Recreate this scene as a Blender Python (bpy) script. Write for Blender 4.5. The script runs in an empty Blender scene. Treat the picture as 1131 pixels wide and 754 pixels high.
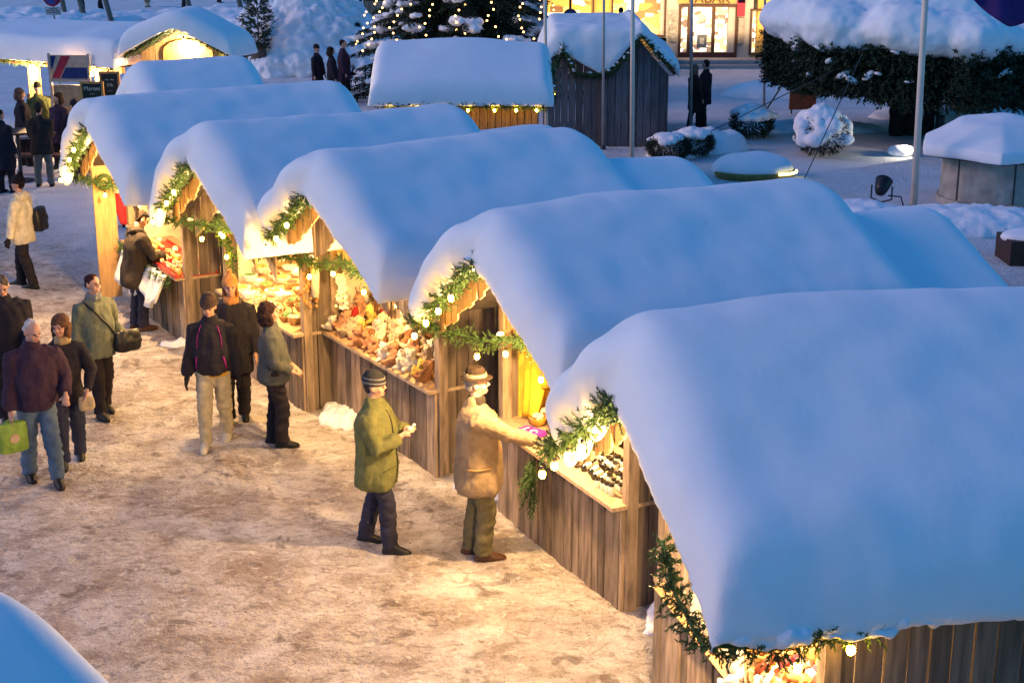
import bpy, math, random
import numpy as np
from mathutils import Vector, Matrix, noise
from mathutils.bvhtree import BVHTree
C = bpy.context.scene
COL = C.collection
R = math.radians
# ------------------------------------------------------------ camera, sky, sun, exposure
FPX, TH, HC = 1659.0, 0.285, 5.81
cam = bpy.data.objects.new('camera', bpy.data.cameras.new('camera')); COL.objects.link(cam)
cam.location = (0, 0, HC); cam.rotation_euler = (math.pi/2 - TH, 0, 0)
cam.data.sensor_width = 36; cam.data.lens = FPX/1131*36
cam.data.clip_start = .1; cam.data.clip_end = 1500
C.camera = cam
SUN_EL, SUN_AZ = R(24), R(183)      # direction the warm glow of the town comes from (azimuth from +x)
w = bpy.data.worlds.new('World'); C.world = w; w.use_nodes = True
nt = w.node_tree; bg = nt.nodes['Background']
sky = nt.nodes.new('ShaderNodeTexSky'); sky.sky_type = 'NISHITA'; sky.sun_disc = False
sky.sun_elevation = SUN_EL; sky.sun_rotation = R(90) - SUN_AZ; sky.air_density = 1.4; sky.ozone_density = 4; sky.dust_density = .3
tint = nt.nodes.new('ShaderNodeMix'); tint.data_type = 'RGBA'; tint.blend_type = 'MULTIPLY'
tint.inputs[0].default_value = 1; tint.inputs[7].default_value = (.145, .55, .90, 1)
nt.links.new(sky.outputs[0], tint.inputs[6]); nt.links.new(tint.outputs[2], bg.inputs[0])
bg.inputs[1].default_value = .116
sd = bpy.data.lights.new('sun', 'SUN'); sd.energy = .8; sd.angle = R(22); sd.color = (1, .55, .42)
sun = bpy.data.objects.new('sun', sd); COL.objects.link(sun)
dv = Vector((math.cos(SUN_EL)*math.cos(SUN_AZ), math.cos(SUN_EL)*math.sin(SUN_AZ), math.sin(SUN_EL)))
sun.rotation_euler = dv.to_track_quat('Z', 'Y').to_euler()
C.view_settings.view_transform = 'Standard'; C.view_settings.look = 'None'
C.view_settings.gamma = 1; C.view_settings.use_curve_mapping = False
C.view_settings.exposure = 0.69
LAMP = 1.0        # scale for every lamp of the market
# ------------------------------------------------------------ helpers
rng = random.Random(7)
def ray(u, v):
    a = (u-565.5)/FPX; b = (377-v)/FPX
    return Vector((a, math.cos(TH)+b*math.sin(TH), -math.sin(TH)+b*math.cos(TH)))
def G(u, v, z=0.0):
    d = ray(u, v); t = (z-HC)/d.z
    return Vector((0, 0, HC)) + d*t
def PV(u, v, y):
    d = ray(u, v); return Vector((0, 0, HC)) + d*(y/d.y)
def rotm(ax, a): return Matrix.Rotation(a, 4, ax)
def T(x, y, z): return Matrix.Translation((x, y, z))
class MB:
    def __init__(s): s.v = []; s.f = []; s.m = []; s.M = Matrix.Identity(4)
    def add(s, vs, fs, m=0):
        o = len(s.v); s.v += [tuple(s.M @ Vector(p)) for p in vs]
        s.f += [tuple(o+i for i in f) for f in fs]; s.m += [m]*len(fs)
    def box(s, x0, x1, y0, y1, z0, z1, m=0, M=None, taper=0):
        vs = [(x, y, z) for z in (z0, z1) for y in (y0, y1) for x in (x0, x1)]
        if M is not None: vs = [tuple(M @ Vector(p)) for p in vs]
        s.add(vs, [(0,2,3,1), (4,5,7,6), (0,1,5,4), (2,6,7,3), (0,4,6,2), (1,3,7,5)], m)
    def tube(s, pts, rad, n=8, m=0, caps=True, sq=(1, 1)):
        pts = [Vector(p) for p in pts]
        if not hasattr(rad, '__len__'): rad = [rad]*len(pts)
        vs = []; fs = []; prev = None
        for i, p in enumerate(pts):
            t = (pts[min(i+1, len(pts)-1)] - pts[max(i-1, 0)]).normalized()
            if prev is None: prev = Vector((1, 0, 0)) if abs(t.x) < .9 else Vector((0, 1, 0))
            a = (prev - t*prev.dot(t)).normalized(); b = t.cross(a); prev = a
            for k in range(n):
                q = 2*math.pi*k/n
                vs.append(tuple(p + (a*math.cos(q)*sq[0] + b*math.sin(q)*sq[1])*rad[i]))
        for i in range(len(pts)-1):
            for k in range(n):
                k2 = (k+1) % n; fs.append((i*n+k, i*n+k2, (i+1)*n+k2, (i+1)*n+k))
        if caps: fs.append(tuple(range(n))[::-1]); fs.append(tuple((len(pts)-1)*n+k for k in range(n)))
        s.add(vs, fs, m)
    def rings(s, R_, n=16, m=0, p=1.0):      # R_: (z, rx, ry, cx, cy); superellipse power p
        vs = []; fs = []
        for (z, rx, ry, cx, cy) in R_:
            for k in range(n):
                q = 2*math.pi*k/n; c, d = math.cos(q), math.sin(q)
                vs.append((cx+rx*math.copysign(abs(c)**p, c), cy+ry*math.copysign(abs(d)**p, d), z))
        for i in range(len(R_)-1):
            for k in range(n):
                k2 = (k+1) % n; fs.append((i*n+k, i*n+k2, (i+1)*n+k2, (i+1)*n+k))
        fs.append(tuple(range(n))[::-1]); fs.append(tuple((len(R_)-1)*n+k for k in range(n)))
        s.add(vs, fs, m)
    def ell(s, c, r, m=0, n=12, k=8, M=None):
        vs = [(0, 0, -1)]; fs = []
        for i in range(1, k):
            ph = math.pi*i/k - math.pi/2
            for j in range(n):
                q = 2*math.pi*j/n; vs.append((math.cos(ph)*math.cos(q), math.cos(ph)*math.sin(q), math.sin(ph)))
        vs.append((0, 0, 1)); L = len(vs)-1
        for j in range(n):
            j2 = (j+1) % n; fs.append((0, 1+j2, 1+j)); fs.append((L, L-n+j, L-n+j2))
            for i in range(k-2): a = 1+i*n; fs.append((a+j, a+j2, a+n+j2, a+n+j))
        if not hasattr(r, '__len__'): r = (r, r, r)
        c = Vector(c); vs = [Vector((p[0]*r[0], p[1]*r[1], p[2]*r[2])) for p in vs]
        if M is not None: vs = [M @ p for p in vs]
        s.add([tuple(c+p) for p in vs], fs, m)
    def mesh(s, name):
        me = bpy.data.meshes.new(name); me.from_pydata(s.v, [], s.f)
        me.polygons.foreach_set('material_index', s.m); me.update(); return me
    def build(s, name, mats, parent=None, smooth=False, loc=None):
        me = s.mesh(name)
        for m in (mats if isinstance(mats, (list, tuple)) else [mats]): me.materials.append(m)
        if smooth: me.polygons.foreach_set('use_smooth', [True]*len(me.polygons))
        return link(name, me, parent, loc)
def link(name, me, parent=None, loc=None):
    o = bpy.data.objects.new(name, me); COL.objects.link(o)
    if parent: o.parent = parent
    if loc is not None: o.location = loc
    return o
def tag(o, label=None, cat=None, group=None, kind=None):
    if label: o['label'] = label
    if cat: o['category'] = cat
    if group: o['group'] = group
    if kind: o['kind'] = kind
    return o
def empty(name, loc, rz=0, label=None, cat=None, group=None, kind=None):
    o = bpy.data.objects.new(name, None); COL.objects.link(o); o.location = loc; o.rotation_euler = (0, 0, rz)
    return tag(o, label, cat, group, kind)
def copy_tree(o, parent=None):
    c = o.copy(); COL.objects.link(c)
    if parent: c.parent = parent
    for ch in list(o.children): copy_tree(ch, c)
    return c
def soft(mb, name, mats, parent=None, voxel=.05, it=6, disp=None, fac=.5, loc=None):
    """union of closed shapes melted to one smooth surface"""
    me = mb.mesh('tmp'); o = bpy.data.objects.new('tmp', me); COL.objects.link(o)
    m = o.modifiers.new('r', 'REMESH'); m.mode = 'VOXEL'; m.voxel_size = voxel
    if it: k = o.modifiers.new('s', 'SMOOTH'); k.factor = fac; k.iterations = it
    bpy.context.view_layer.update()
    dg = bpy.context.evaluated_depsgraph_get()
    me2 = bpy.data.meshes.new_from_object(o.evaluated_get(dg)); me2.name = name
    bpy.data.objects.remove(o); bpy.data.meshes.remove(me)
    if disp:
        n = len(me2.vertices); co = np.zeros(n*3); me2.vertices.foreach_get('co', co); co = co.reshape(-1, 3)
        no = np.zeros(n*3); me2.vertices.foreach_get('normal', no); no = no.reshape(-1, 3)
        for (amp, f) in disp:
            f = f if hasattr(f, '__len__') else (f, f, f)
            d = np.array([noise.noise((p[0]*f[0]+3, p[1]*f[1], p[2]*f[2])) for p in co])
            co = co + no*(d*amp)[:, None]
        me2.vertices.foreach_set('co', co.reshape(-1)); me2.update()
    me2.materials.clear()
    for m in (mats if isinstance(mats, (list, tuple)) else [mats]): me2.materials.append(m)
    me2.polygons.foreach_set('material_index', [0]*len(me2.polygons))
    me2.polygons.foreach_set('use_smooth', [True]*len(me2.polygons))
    return link(name, me2, parent, loc)
# ------------------------------------------------------------ materials
MATS = {}
def mat(name, col, rough=.8, var=.25, vs=8.0, bump=0.0, bs=40.0, metal=0, sc=(1, 1, 1), island=0.0, emit=None, es=0, col2=None, spec=.3, coords='Object'):
    if name in MATS: return MATS[name]
    m = bpy.data.materials.new(name); m.use_nodes = True; N = m.node_tree; L = N.links
    b = N.nodes['Principled BSDF']; b.inputs['Roughness'].default_value = rough; b.inputs['Metallic'].default_value = metal
    b.inputs['Specular IOR Level'].default_value = spec
    tc = N.nodes.new('ShaderNodeTexCoord'); mp = N.nodes.new('ShaderNodeMapping'); mp.inputs['Scale'].default_value = sc
    L.new(tc.outputs[coords], mp.inputs[0])
    nz = N.nodes.new('ShaderNodeTexNoise'); nz.inputs['Scale'].default_value = vs; nz.inputs['Detail'].default_value = 5
    L.new(mp.outputs[0], nz.inputs[0])
    rp = N.nodes.new('ShaderNodeValToRGB'); rp.color_ramp.elements[0].position = .3; rp.color_ramp.elements[1].position = .7
    c1 = tuple(max(0, c*(1-var)) for c in col); c2 = col2 or tuple(min(1, c*(1+var)) for c in col)
    rp.color_ramp.elements[0].color = (*c1, 1); rp.color_ramp.elements[1].color = (*c2, 1)
    L.new(nz.outputs['Fac'], rp.inputs[0]); out = rp.outputs[0]
    if island:
        g = N.nodes.new('ShaderNodeNewGeometry'); mr = N.nodes.new('ShaderNodeMapRange')
        mr.inputs[3].default_value = 1-island; mr.inputs[4].default_value = 1+island
        L.new(g.outputs['Random Per Island'], mr.inputs[0])
        mx = N.nodes.new('ShaderNodeMix'); mx.data_type = 'RGBA'; mx.blend_type = 'MULTIPLY'; mx.inputs[0].default_value = 1
        L.new(out, mx.inputs[6]); L.new(mr.outputs[0], mx.inputs[7]); out = mx.outputs[2]
    L.new(out, b.inputs['Base Color'])
    if bump:
        n2 = N.nodes.new('ShaderNodeTexNoise'); n2.inputs['Scale'].default_value = bs; n2.inputs['Detail'].default_value = 4
        L.new(mp.outputs[0], n2.inputs[0]); bp = N.nodes.new('ShaderNodeBump'); bp.inputs['Strength'].default_value = bump
        bp.inputs['Distance'].default_value = .02
        L.new(n2.outputs['Fac'], bp.inputs['Height']); L.new(bp.outputs[0], b.inputs['Normal'])
    if emit: b.inputs['Emission Color'].default_value = (*emit, 1); b.inputs['Emission Strength'].default_value = es
    MATS[name] = m; return m
SNOW = mat('snow', (.80, .82, .85), .75, .03, 3, .12, 16, spec=.2)
SNOWR = mat('snow_rough', (.82, .83, .86), .85, .06, 6, .8, 9, spec=.2)
WOODO = mat('weathered_boards', (.235, .172, .118), .85, .48, 4, .5, 26, sc=(4, 4, .7), island=.5)
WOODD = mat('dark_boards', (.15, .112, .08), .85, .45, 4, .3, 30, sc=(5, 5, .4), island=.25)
WOODN = mat('new_wood', (.48, .29, .13), .7, .25, 5, .2, 30, sc=(6, 6, .6), island=.15)
WOODG = mat('grey_boards', (.105, .10, .11), .85, .35, 5, .35, 30, sc=(6, 6, .5), island=.3)
EDGE = mat('roof_edge', (.045, .038, .035), .8, .3, 8)
NEED = mat('needles', (.05, .10, .03), .7, .5, 14, island=.5)
NEEDD = mat('dark_needles', (.018, .032, .016), .8, .5, 6, island=.5)
BULB = mat('bulb_glow', (1, .8, .5), .4, 0, emit=(1, .52, .03), es=110*LAMP)
FAIRY = mat('fairy_glow', (1, .8, .5), .4, 0, emit=(1, .50, .13), es=6)
METAL = mat('pole_metal', (.36, .34, .33), .45, .15, 3, metal=.3)
DMET = mat('dark_metal', (.04, .045, .05), .5, .2, 4)
BLACK = mat('black_plastic', (.015, .015, .018), .4, .1)
SKIN = mat('skin', (.52, .29, .21), .55, .12, 20)
SHOEB = mat('shoe_black', (.012, .011, .012), .5, .2)
CREAM = mat('cream_cloth', (.62, .55, .40), .9, .15, 10, .3, 60)
def fab(name, col, bump=.4, bs=55, var=.18): return mat(name, col, .9, var, 14, bump, bs, spec=.15)
def rnd(a, b): return rng.uniform(a, b)
# ------------------------------------------------------------ ground
def noise2(x, y, s, z=0): return noise.noise((x*s, y*s, z))
def ground_h(x, y):
    h = .035*noise2(x, y, .5) + .018*noise2(x, y, 2.1, 4) + .018*noise2(x, y, 5.3, 9) + .009*abs(noise2(x, y, 11, 2))
    if y > 60: h *= 3
    return h
xs = np.concatenate([[-600, -300, -150, -90, -60, -45], np.arange(-34, -9, .7), np.arange(-9, 6, .09), np.arange(6, 24, .4), [25, 28, 32, 40, 60, 90, 150, 300, 600]])
ys = np.concatenate([[-200, -80, -30, -10, 0, 4], np.arange(7, 24, .09), np.arange(24, 50, .35), np.arange(50, 95, 1.0), [100, 110, 130, 160, 220, 350, 700, 1200]])
gv = [(x, y, ground_h(x, y)) for y in ys for x in xs]; nx = len(xs)
gf = [(j*nx+i, j*nx+i+1, (j+1)*nx+i+1, (j+1)*nx+i) for j in range(len(ys)-1) for i in range(nx-1)]
gm = bpy.data.meshes.new('ground'); gm.from_pydata(gv, [], gf); gm.polygons.foreach_set('use_smooth', [True]*len(gf))
def ground_mat():
    m = bpy.data.materials.new('trampled_snow'); m.use_nodes = True; N = m.node_tree; L = N.links
    b = N.nodes['Principled BSDF']; b.inputs['Roughness'].default_value = .75; b.inputs['Specular IOR Level'].default_value = .25
    tc = N.nodes.new('ShaderNodeTexCoord')
    def nz(s, d=6, r=.6, dist=0, sc=None):
        n = N.nodes.new('ShaderNodeTexNoise'); n.inputs['Scale'].default_value = s; n.inputs['Detail'].default_value = d
        n.inputs['Roughness'].default_value = r; n.inputs['Distortion'].default_value = dist
        if sc:
            mp = N.nodes.new('ShaderNodeMapping'); mp.inputs['Scale'].default_value = sc; mp.inputs['Rotation'].default_value = (0, 0, R(-62))
            L.new(tc.outputs['Object'], mp.inputs[0]); L.new(mp.outputs[0], n.inputs[0])
        else: L.new(tc.outputs['Object'], n.inputs[0])
        return n.outputs['Fac']
    def ramp(x, a, b_, ca, cb):
        r = N.nodes.new('ShaderNodeValToRGB'); e = r.color_ramp.elements; e[0].position = a; e[1].position = b_
        e[0].color = (*ca, 1) if hasattr(ca, '__len__') else (ca, ca, ca, 1); e[1].color = (*cb, 1) if hasattr(cb, '__len__') else (cb, cb, cb, 1)
        L.new(x, r.inputs[0]); return r.outputs[0]
    def mix(f, a, c, mode='MIX'):
        x = N.nodes.new('ShaderNodeMix'); x.data_type = 'RGBA'; x.blend_type = mode
        for i, q in ((0, f), (6, a), (7, c)):
            if isinstance(q, (int, float)): x.inputs[i].default_value = q
            elif isinstance(q, tuple): x.inputs[i].default_value = (*q, 1)
            else: L.new(q, x.inputs[i])
        return x.outputs[2]
    base = ramp(nz(1.6, 8, .65, .6), .36, .64, (.80, .76, .72), (.38, .31, .26))      # packed snow, dirt worked in
    blot = ramp(nz(5.5, 7, .7, .8, (1, 1.8, 1)), .50, .62, 0.0, 1.0)
    c = mix(blot, base, (.17, .125, .095), 'MIX')
    x0 = N.nodes.new('ShaderNodeMix'); x0.data_type = 'RGBA'; x0.inputs[0].default_value = .5
    L.new(base, x0.inputs[6]); L.new(c, x0.inputs[7]); c = x0.outputs[2]
    grit = ramp(nz(38, 3, .6), .62, .70, 0.0, 1.0); c = mix(grit, c, (.11, .08, .06))
    patch = ramp(nz(2.6, 6, .6, 1.2), .57, .66, 0.0, .7); c = mix(patch, c, (.15, .11, .085))
    white = ramp(nz(9, 5, .7, .5), .55, .66, 0.0, .8); c = mix(white, c, (.78, .76, .73))
    # cleaner snow away from the trodden lane: depends on place on the ground
    sp = N.nodes.new('ShaderNodeSeparateXYZ'); L.new(tc.outputs['Object'], sp.inputs[0])
    def mr(x, a, b_):
        n = N.nodes.new('ShaderNodeMapRange'); n.interpolation_type = 'SMOOTHSTEP'; n.inputs[1].default_value = a; n.inputs[2].default_value = b_; L.new(x, n.inputs[0]); return n.outputs[0]
    far = mr(sp.outputs['Y'], 18, 28)
    def mth(op, a, b_):
        n = N.nodes.new('ShaderNodeMath'); n.operation = op
        for i, q in ((0, a), (1, b_)):
            if isinstance(q, (int, float)): n.inputs[i].default_value = q
            else: L.new(q, n.inputs[i])
        return n.outputs[0]
    side = mth('ADD', sp.outputs['X'], mth('MULTIPLY', sp.outputs['Y'], .54))     # left of the row of stalls is the lane
    off_lane = mth('MAXIMUM', mr(side, 4.8, 7.2), mr(sp.outputs['Y'], 36, 42))
    ff = N.nodes.new('ShaderNodeMath'); ff.operation = 'MULTIPLY'; L.new(mth('MULTIPLY', far, off_lane), ff.inputs[0]); ff.inputs[1].default_value = .93
    clean = ramp(nz(.9, 6, .6, .4), .35, .7, (.88, .90, .93), (.72, .74, .78))
    c = mix(ff.outputs[0], c, clean)
    L.new(c, b.inputs['Base Color'])
    vo = N.nodes.new('ShaderNodeTexVoronoi'); vo.feature = 'SMOOTH_F1'; vo.inputs['Scale'].default_value = 3.3; vo.inputs['Smoothness'].default_value = .35
    wp = N.nodes.new('ShaderNodeMapping'); wp.inputs['Scale'].default_value = (1, 1.7, 1); wp.inputs['Rotation'].default_value = (0, 0, .5); L.new(tc.outputs['Object'], wp.inputs[0]); L.new(wp.outputs[0], vo.inputs['Vector'])
    pit = ramp(vo.outputs['Distance'], .05, .30, 0.0, 1.0)
    hm = N.nodes.new('ShaderNodeMath'); hm.operation = 'ADD'; L.new(mth('ADD', nz(7, 7, .7, .5), mth('MULTIPLY', pit, .45)), hm.inputs[0]); L.new(nz(22, 5, .6), hm.inputs[1])
    bp = N.nodes.new('ShaderNodeBump'); bp.inputs['Strength'].default_value = 1; bp.inputs['Distance'].default_value = .08
    L.new(hm.outputs[0], bp.inputs['Height']); L.new(bp.outputs[0], b.inputs['Normal']); return m
gm.materials.append(ground_mat()); tag(link('ground', gm), kind='structure')
def mound(name, blobs, matl, voxel=.06, it=4, disp=((.06, 3), (.03, 9)), label=None, cat=None, kind='structure'):
    mb = MB()
    for (x, y, rx, ry, h, a) in blobs: mb.ell((x, y, 0), (rx, ry, h), n=16, k=10, M=rotm('Z', a).to_3x3())
    mb.M = Matrix.Identity(4)
    o = soft(mb, name, matl, None, voxel, it, disp); return tag(o, label, cat, None, kind)
# ------------------------------------------------------------ sprigs, garlands, bulbs
def sprig(mb, p, d, L=.12, w=.007, n=7, m=0):
    d = d.normalized(); a = d.orthogonal().normalized(); b = d.cross(a)
    q0 = rnd(0, 6.28)
    for i in range(n):
        t = (i+.5)/n; q = q0+i*2.4; s = p + d*(L*t)
        e = s + (d*.7 + a*math.cos(q)*.7 + b*math.sin(q)*.7)*L*.45*(1.1-t*.5)
        sd_ = (a*math.cos(q+1.57)+b*math.sin(q+1.57))*w
        mb.add([tuple(s-sd_), tuple(s+sd_), tuple(e)], [(0, 1, 2)], m)
    mb.add([tuple(p-a*w*.5), tuple(p+a*w*.5), tuple(p+d*L)], [(0, 1, 2)], m)
def along(pts, step):
    pts = [Vector(p) for p in pts]; out = []
    for a, b in zip(pts, pts[1:]):
        n = max(1, int((b-a).length/step)); out += [a.lerp(b, i/n) for i in range(n)]
    return out + [pts[-1]]
_bulbme = None
def bulb_mesh():
    global _bulbme
    if _bulbme is None:
        mb = MB(); mb.ell((0, 0, -.012), (.026, .026, .032), n=8, k=6); mb.tube([(0, 0, .015), (0, 0, .045)], .012, 6, 1)
        _bulbme = mb.mesh('light_bulb'); _bulbme.materials.append(BULB); _bulbme.materials.append(BLACK)
        _bulbme.polygons.foreach_set('use_smooth', [True]*len(_bulbme.polygons))
    return _bulbme
def garland(parent_loc, rz, pts, label, group, bulbs=(), r=.09, dens=70, drop=.12, snowy=.03):
    root = empty('fir_garland', parent_loc, rz, label, 'garland', group)
    mb = MB(); sm = MB()
    P = along(pts, .05)
    mb.tube(P, .012, 5)
    for i in range(len(P)-1):
        d = (P[i+1]-P[i])
        for k in range(max(1, int(dens*.12))):
            v = Vector((rnd(-1, 1), rnd(-1, 1), rnd(-1.1, .8))).normalized()
            p = P[i] + d*rnd(0, 1) + v*rnd(0, r*.7)
            sprig(mb, p, v + d.normalized()*rnd(-.8, .8), rnd(.06, .11), .0065, 13)
        if rnd(0, 1) < snowy: sm.ell(P[i]+Vector((rnd(-.03, .03), rnd(-.03, .03), .06)), (rnd(.03, .06), rnd(.03, .05), .025), n=8, k=5)
    if sm.v: mb.add(sm.v, sm.f, 1)
    mb.build('foliage', [NEED, SNOW], root)
    for b in bulbs:
        o = link('light_bulb', bulb_mesh(), root, b)
    return root
def planks(mb, x0, x1, z0, z1, y, th=.025, wd=.14, axis='x', m=0, jit=.012, Mx=None):
    """vertical boards; z0,z1 may be functions of the running coordinate"""
    x = x0
    while x < x1-.01:
        ww = min(wd*rnd(.8, 1.2), x1-x); a, b = x+.006, x+ww-.006
        fz0 = z0 if callable(z0) else (lambda q: z0); fz1 = z1 if callable(z1) else (lambda q: z1)
        o = rnd(-jit, jit)*.5; dz = rnd(-jit, jit)
        y0, y1 = y+o-th/2, y+o+th/2
        V_ = []
        for (q, zz) in ((a, fz0(a)+dz), (b, fz0(b)+dz), (b, fz1(b)), (a, fz1(a))):
            for yy in (y0, y1): V_.append((q, yy, zz) if axis == 'x' else (yy, q, zz))
        if Mx is not None: V_ = [tuple(Mx @ Vector(p)) for p in V_]
        mb.add(V_, [(0,2,4,6), (7,5,3,1), (0,1,3,2), (2,3,5,4), (4,5,7,6), (6,7,1,0)], m)
        x += ww
def snow_slab(mb, fx, x0, x1, y0, y1, thick, edge=.35, nx_=40, ny_=36, sag=.07, tx=None, seed=0, vary=1):
    """thick rounded blanket over z=fx(x,y)"""
    V_ = []; F_ = []
    def e(t, a, b):
        d = min(t-a, b-t)/edge; d = max(0, min(1, d)); return math.sqrt(max(0, 1-(1-d)**2.4))
    # denser near the border
    def grid(a, b, n): return [a+(b-a)*(.5-.5*math.cos(math.pi*(i/n)))*.6 + (b-a)*(i/n)*.4 for i in range(n+1)]
    X = grid(x0, x1, nx_); Y = grid(y0, y1, ny_)
    for top in (1, 0):
        for y in Y:
            for x in X:
                base = fx(x, y)
                if top:
                    t = thick*(1 + vary*.20*noise.noise((x*.5+seed, y*.5, seed*1.7)) + .02*noise.noise((x*1.6, y*1.6+seed, 2)))
                    if tx: t *= tx(x, y)
                    z = base - sag + (t+sag)*(.12+.88*min(e(x, x0, x1), e(y, y0, y1)))
                else: z = base - sag*(1-min(e(x, x0, x1), e(y, y0, y1)))
                V_.append((x, y, z))
    nX, nY = len(X), len(Y); o = nX*nY
    for j in range(nY-1):
        for i in range(nX-1):
            a = j*nX+i; F_.append((a, a+1, a+nX+1, a+nX)); F_.append((o+a, o+a+nX, o+a+nX+1, o+a+1))
    for i in range(nX-1):
        F_.append((o+i, o+i+1, i+1, i)); a = (nY-1)*nX+i; F_.append((o+a+1, o+a, a, a+1))
    for j in range(nY-1):
        a = j*nX; F_.append((a, a+nX, o+a+nX, o+a)); a = j*nX+nX-1; F_.append((o+a, o+a+nX, a+nX, a))
    mb.add(V_, F_)
EH, RH, OV, EE, CZ = 2.05, 2.93, .79, .215, .97
WARM = (1, .61, .26)
def lamp(root, loc, energy, col=WARM, rad=.05, shade=True):
    e = MB(); e.ell((0, 0, 0), (.05, .05, .065), n=10, k=8); e.tube([(0, 0, .06), (0, 0, .12)], .02, 8, 1); e.tube([(0, 0, .12), (0, 0, .2)], .006, 5, 1)
    o = e.build('ceiling_bulb', [BULB, BLACK], root, True, loc)
    ld = bpy.data.lights.new('lamp', 'POINT'); ld.energy = energy*LAMP; ld.color = col; ld.shadow_soft_size = rad
    l = bpy.data.objects.new('lamp_light', ld); COL.objects.link(l); l.parent = o; l.location = (0, -.02, -.11)
    return o
def stall(loc, rz, label, W=2.6, D=2.5, eh=EH, rh=RH, ov=OV, thick=.45, seed=1, front=True, lobes=(), energy=60, back_over=.3, lining=CREAM, tx=None, snow_near=.16, snow_far=.16, lamp_loc=None, walls=WOODO, it=8, snow_front=.07, cz=CZ, ledge=.16, out=1, inner=False):
    root = empty('market_stall', loc, rz, label, 'market stall', 'snow covered wooden market stalls')
    hw = W/2; ex = hw+EE
    rz_ = lambda x: rh-(rh-eh)*abs(x)/ex
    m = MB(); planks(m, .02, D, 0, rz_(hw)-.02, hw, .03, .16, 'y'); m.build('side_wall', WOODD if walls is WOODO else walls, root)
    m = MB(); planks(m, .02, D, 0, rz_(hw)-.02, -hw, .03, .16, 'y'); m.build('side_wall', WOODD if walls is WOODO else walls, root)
    m = MB(); planks(m, -hw, hw, 0, lambda x: rz_(x)-.02, D, .03, .15); m.build('back_wall', walls, root)
    if front:
        m = MB(); planks(m, -hw-.02, hw+.02, -.05, cz-.05, -.035, .028, .13, jit=.02); m.build('counter_front', walls, root)
        m = MB(); m.box(-hw-.03, hw+.03, -ledge, .62, cz-.035, cz); m.build('counter_top', mat('counter_wood', (.38, .28, .18), .7, .25, 5, .2, 30, sc=(6, 6, .6)), root)
        for s in (-1, 1):
            m = MB(); m.box(s*hw-.05, s*hw+.05, -.02, .08, 0, rz_(hw)-.03); m.build('corner_post', WOODO, root)
        m = MB(); planks(m, -hw, hw, 1.92, lambda x: rz_(x)-.03, .0, .025, .13, jit=.05); m.build('gable_boards', WOODN, root)
        m = MB(); planks(m, .04, ex-.02, lambda q: rz_(q)-.20, lambda q: rz_(q)-.035, -ov+.16, .02, .11, jit=.035); m.build('rake_trim', mat('trim_wood', (.36, .22, .11), .75, .3, 5, .2, 30, sc=(6, 6, .6), island=.25), root)
        m = MB(); planks(m, -ex+.12, -.04, lambda q: rz_(q)-.26, lambda q: rz_(q)-.035, -ov+.16, .02, .11, jit=.035); m.build('rake_trim', mat('trim_wood', (.36, .22, .11), .75, .3, 5, .2, 30, sc=(6, 6, .6), island=.25), root)
        if inner: m = MB(); planks(m, -ex+.12, ex-.12, lambda q: rz_(q)-.46, lambda q: rz_(q)-.035, -.34, .02, .13, jit=.02); m.build('inner_gable_boards', WOODO, root)
        m = MB(); m.box(-hw+.06, hw-.06, D-.55, D-.06, 1.0, 1.03); m.box(-hw+.06, hw-.06, D-.35, D-.06, 1.4, 1.43); m.build('shelf', WOODN, root)
        m = MB(); m.box(-hw+.05, hw-.05, D-.05, D-.03, .6, 2.0); m.box(-hw+.03, -hw+.045, .15, D-.1, .6, 1.98); m.build('lining', lining, root)
        lamp(root, lamp_loc or (0, .45, 1.82), energy*.38)
        lamp(root, (.30, -.45, 2.30), energy*1.45*out)
    else:
        m = MB(); planks(m, -hw, hw, 0, lambda x: rz_(x)-.02, 0, .03, .15); m.build('front_wall', walls, root)
    m = MB(); y0, y1 = -ov, D+back_over
    for s in (-1, 1):
        a = math.atan2(rh-eh, ex); Ln = math.hypot(rh-eh, ex)+.03
        m.box(0, Ln-.07, y0+.07, y1, -.03, .02, M=T(0, 0, rh) @ (rotm('Y', a) if s > 0 else rotm('Z', math.pi) @ rotm('Y', a) @ Matrix.Scale(-1, 4, (0, 1, 0))))
    ro = m.build('roof', EDGE, root)
    m = MB()
    fx = lambda x, y: rh+.03-(rh-eh)/ex*(math.sqrt(x*x+.09)-.15)
    snow_slab(m, fx, -ex-snow_far, ex+snow_near, -ov-snow_front, D+back_over+.12, thick, seed=seed, tx=tx)
    if lobes:
        ex_ = ex; pts = [(-ex_*t, -ov+.06-.04*math.sin(min(1, t*1.5)*1.57), rh-(rh-eh)*t+.20-.06*t+.03*math.sin(t*9+seed)) for t in (-.02, .11, .22, .33, .44, .55, .66, .77, .87, .95)]
        m.tube(pts, [.10, .19, .23, .23, .22, .21, .20, .19, .17, .10], 14)
    for (x, y, z, a, b, c) in lobes: m.ell((x, y, z), (a, b, c), n=14, k=10)
    soft(m, 'snow_cover', SNOW, root, .05, it, ((.035, .8), (.022, 2.4) if lobes else (.0, 1), (.006, 4.5)))
    return root
SP = [(1.446, 8.972, -1.323, 2.677), (.437, 12.779, -1.123, 2.435), (-1.438, 15.903, -1.028, 2.641), (-3.07, 17.928, -1.022, 2.466), (-5.036, 20.765, -1.061, 2.686)]
LBL = ['nearest market stall, its big snow roof filling the lower right of the photo',
       'bottle and soap stall where the man in the tan coat leans on the counter',
       'toy stall heaped with plush bears behind the man in the green jacket',
       'brightly lit basket stall beside the woman with dark wavy hair',
       'farthest stall of the row, with red tray where a man in dark coat bends over']
def lobe_row(W, pts):
    ex = W/2+EE; return [(-ex*t, -OV-.02-dy, RH-(RH-EH)*t+dz, a, b, c) for (t, dy, dz, a, b, c) in pts]
LOBES = []
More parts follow.
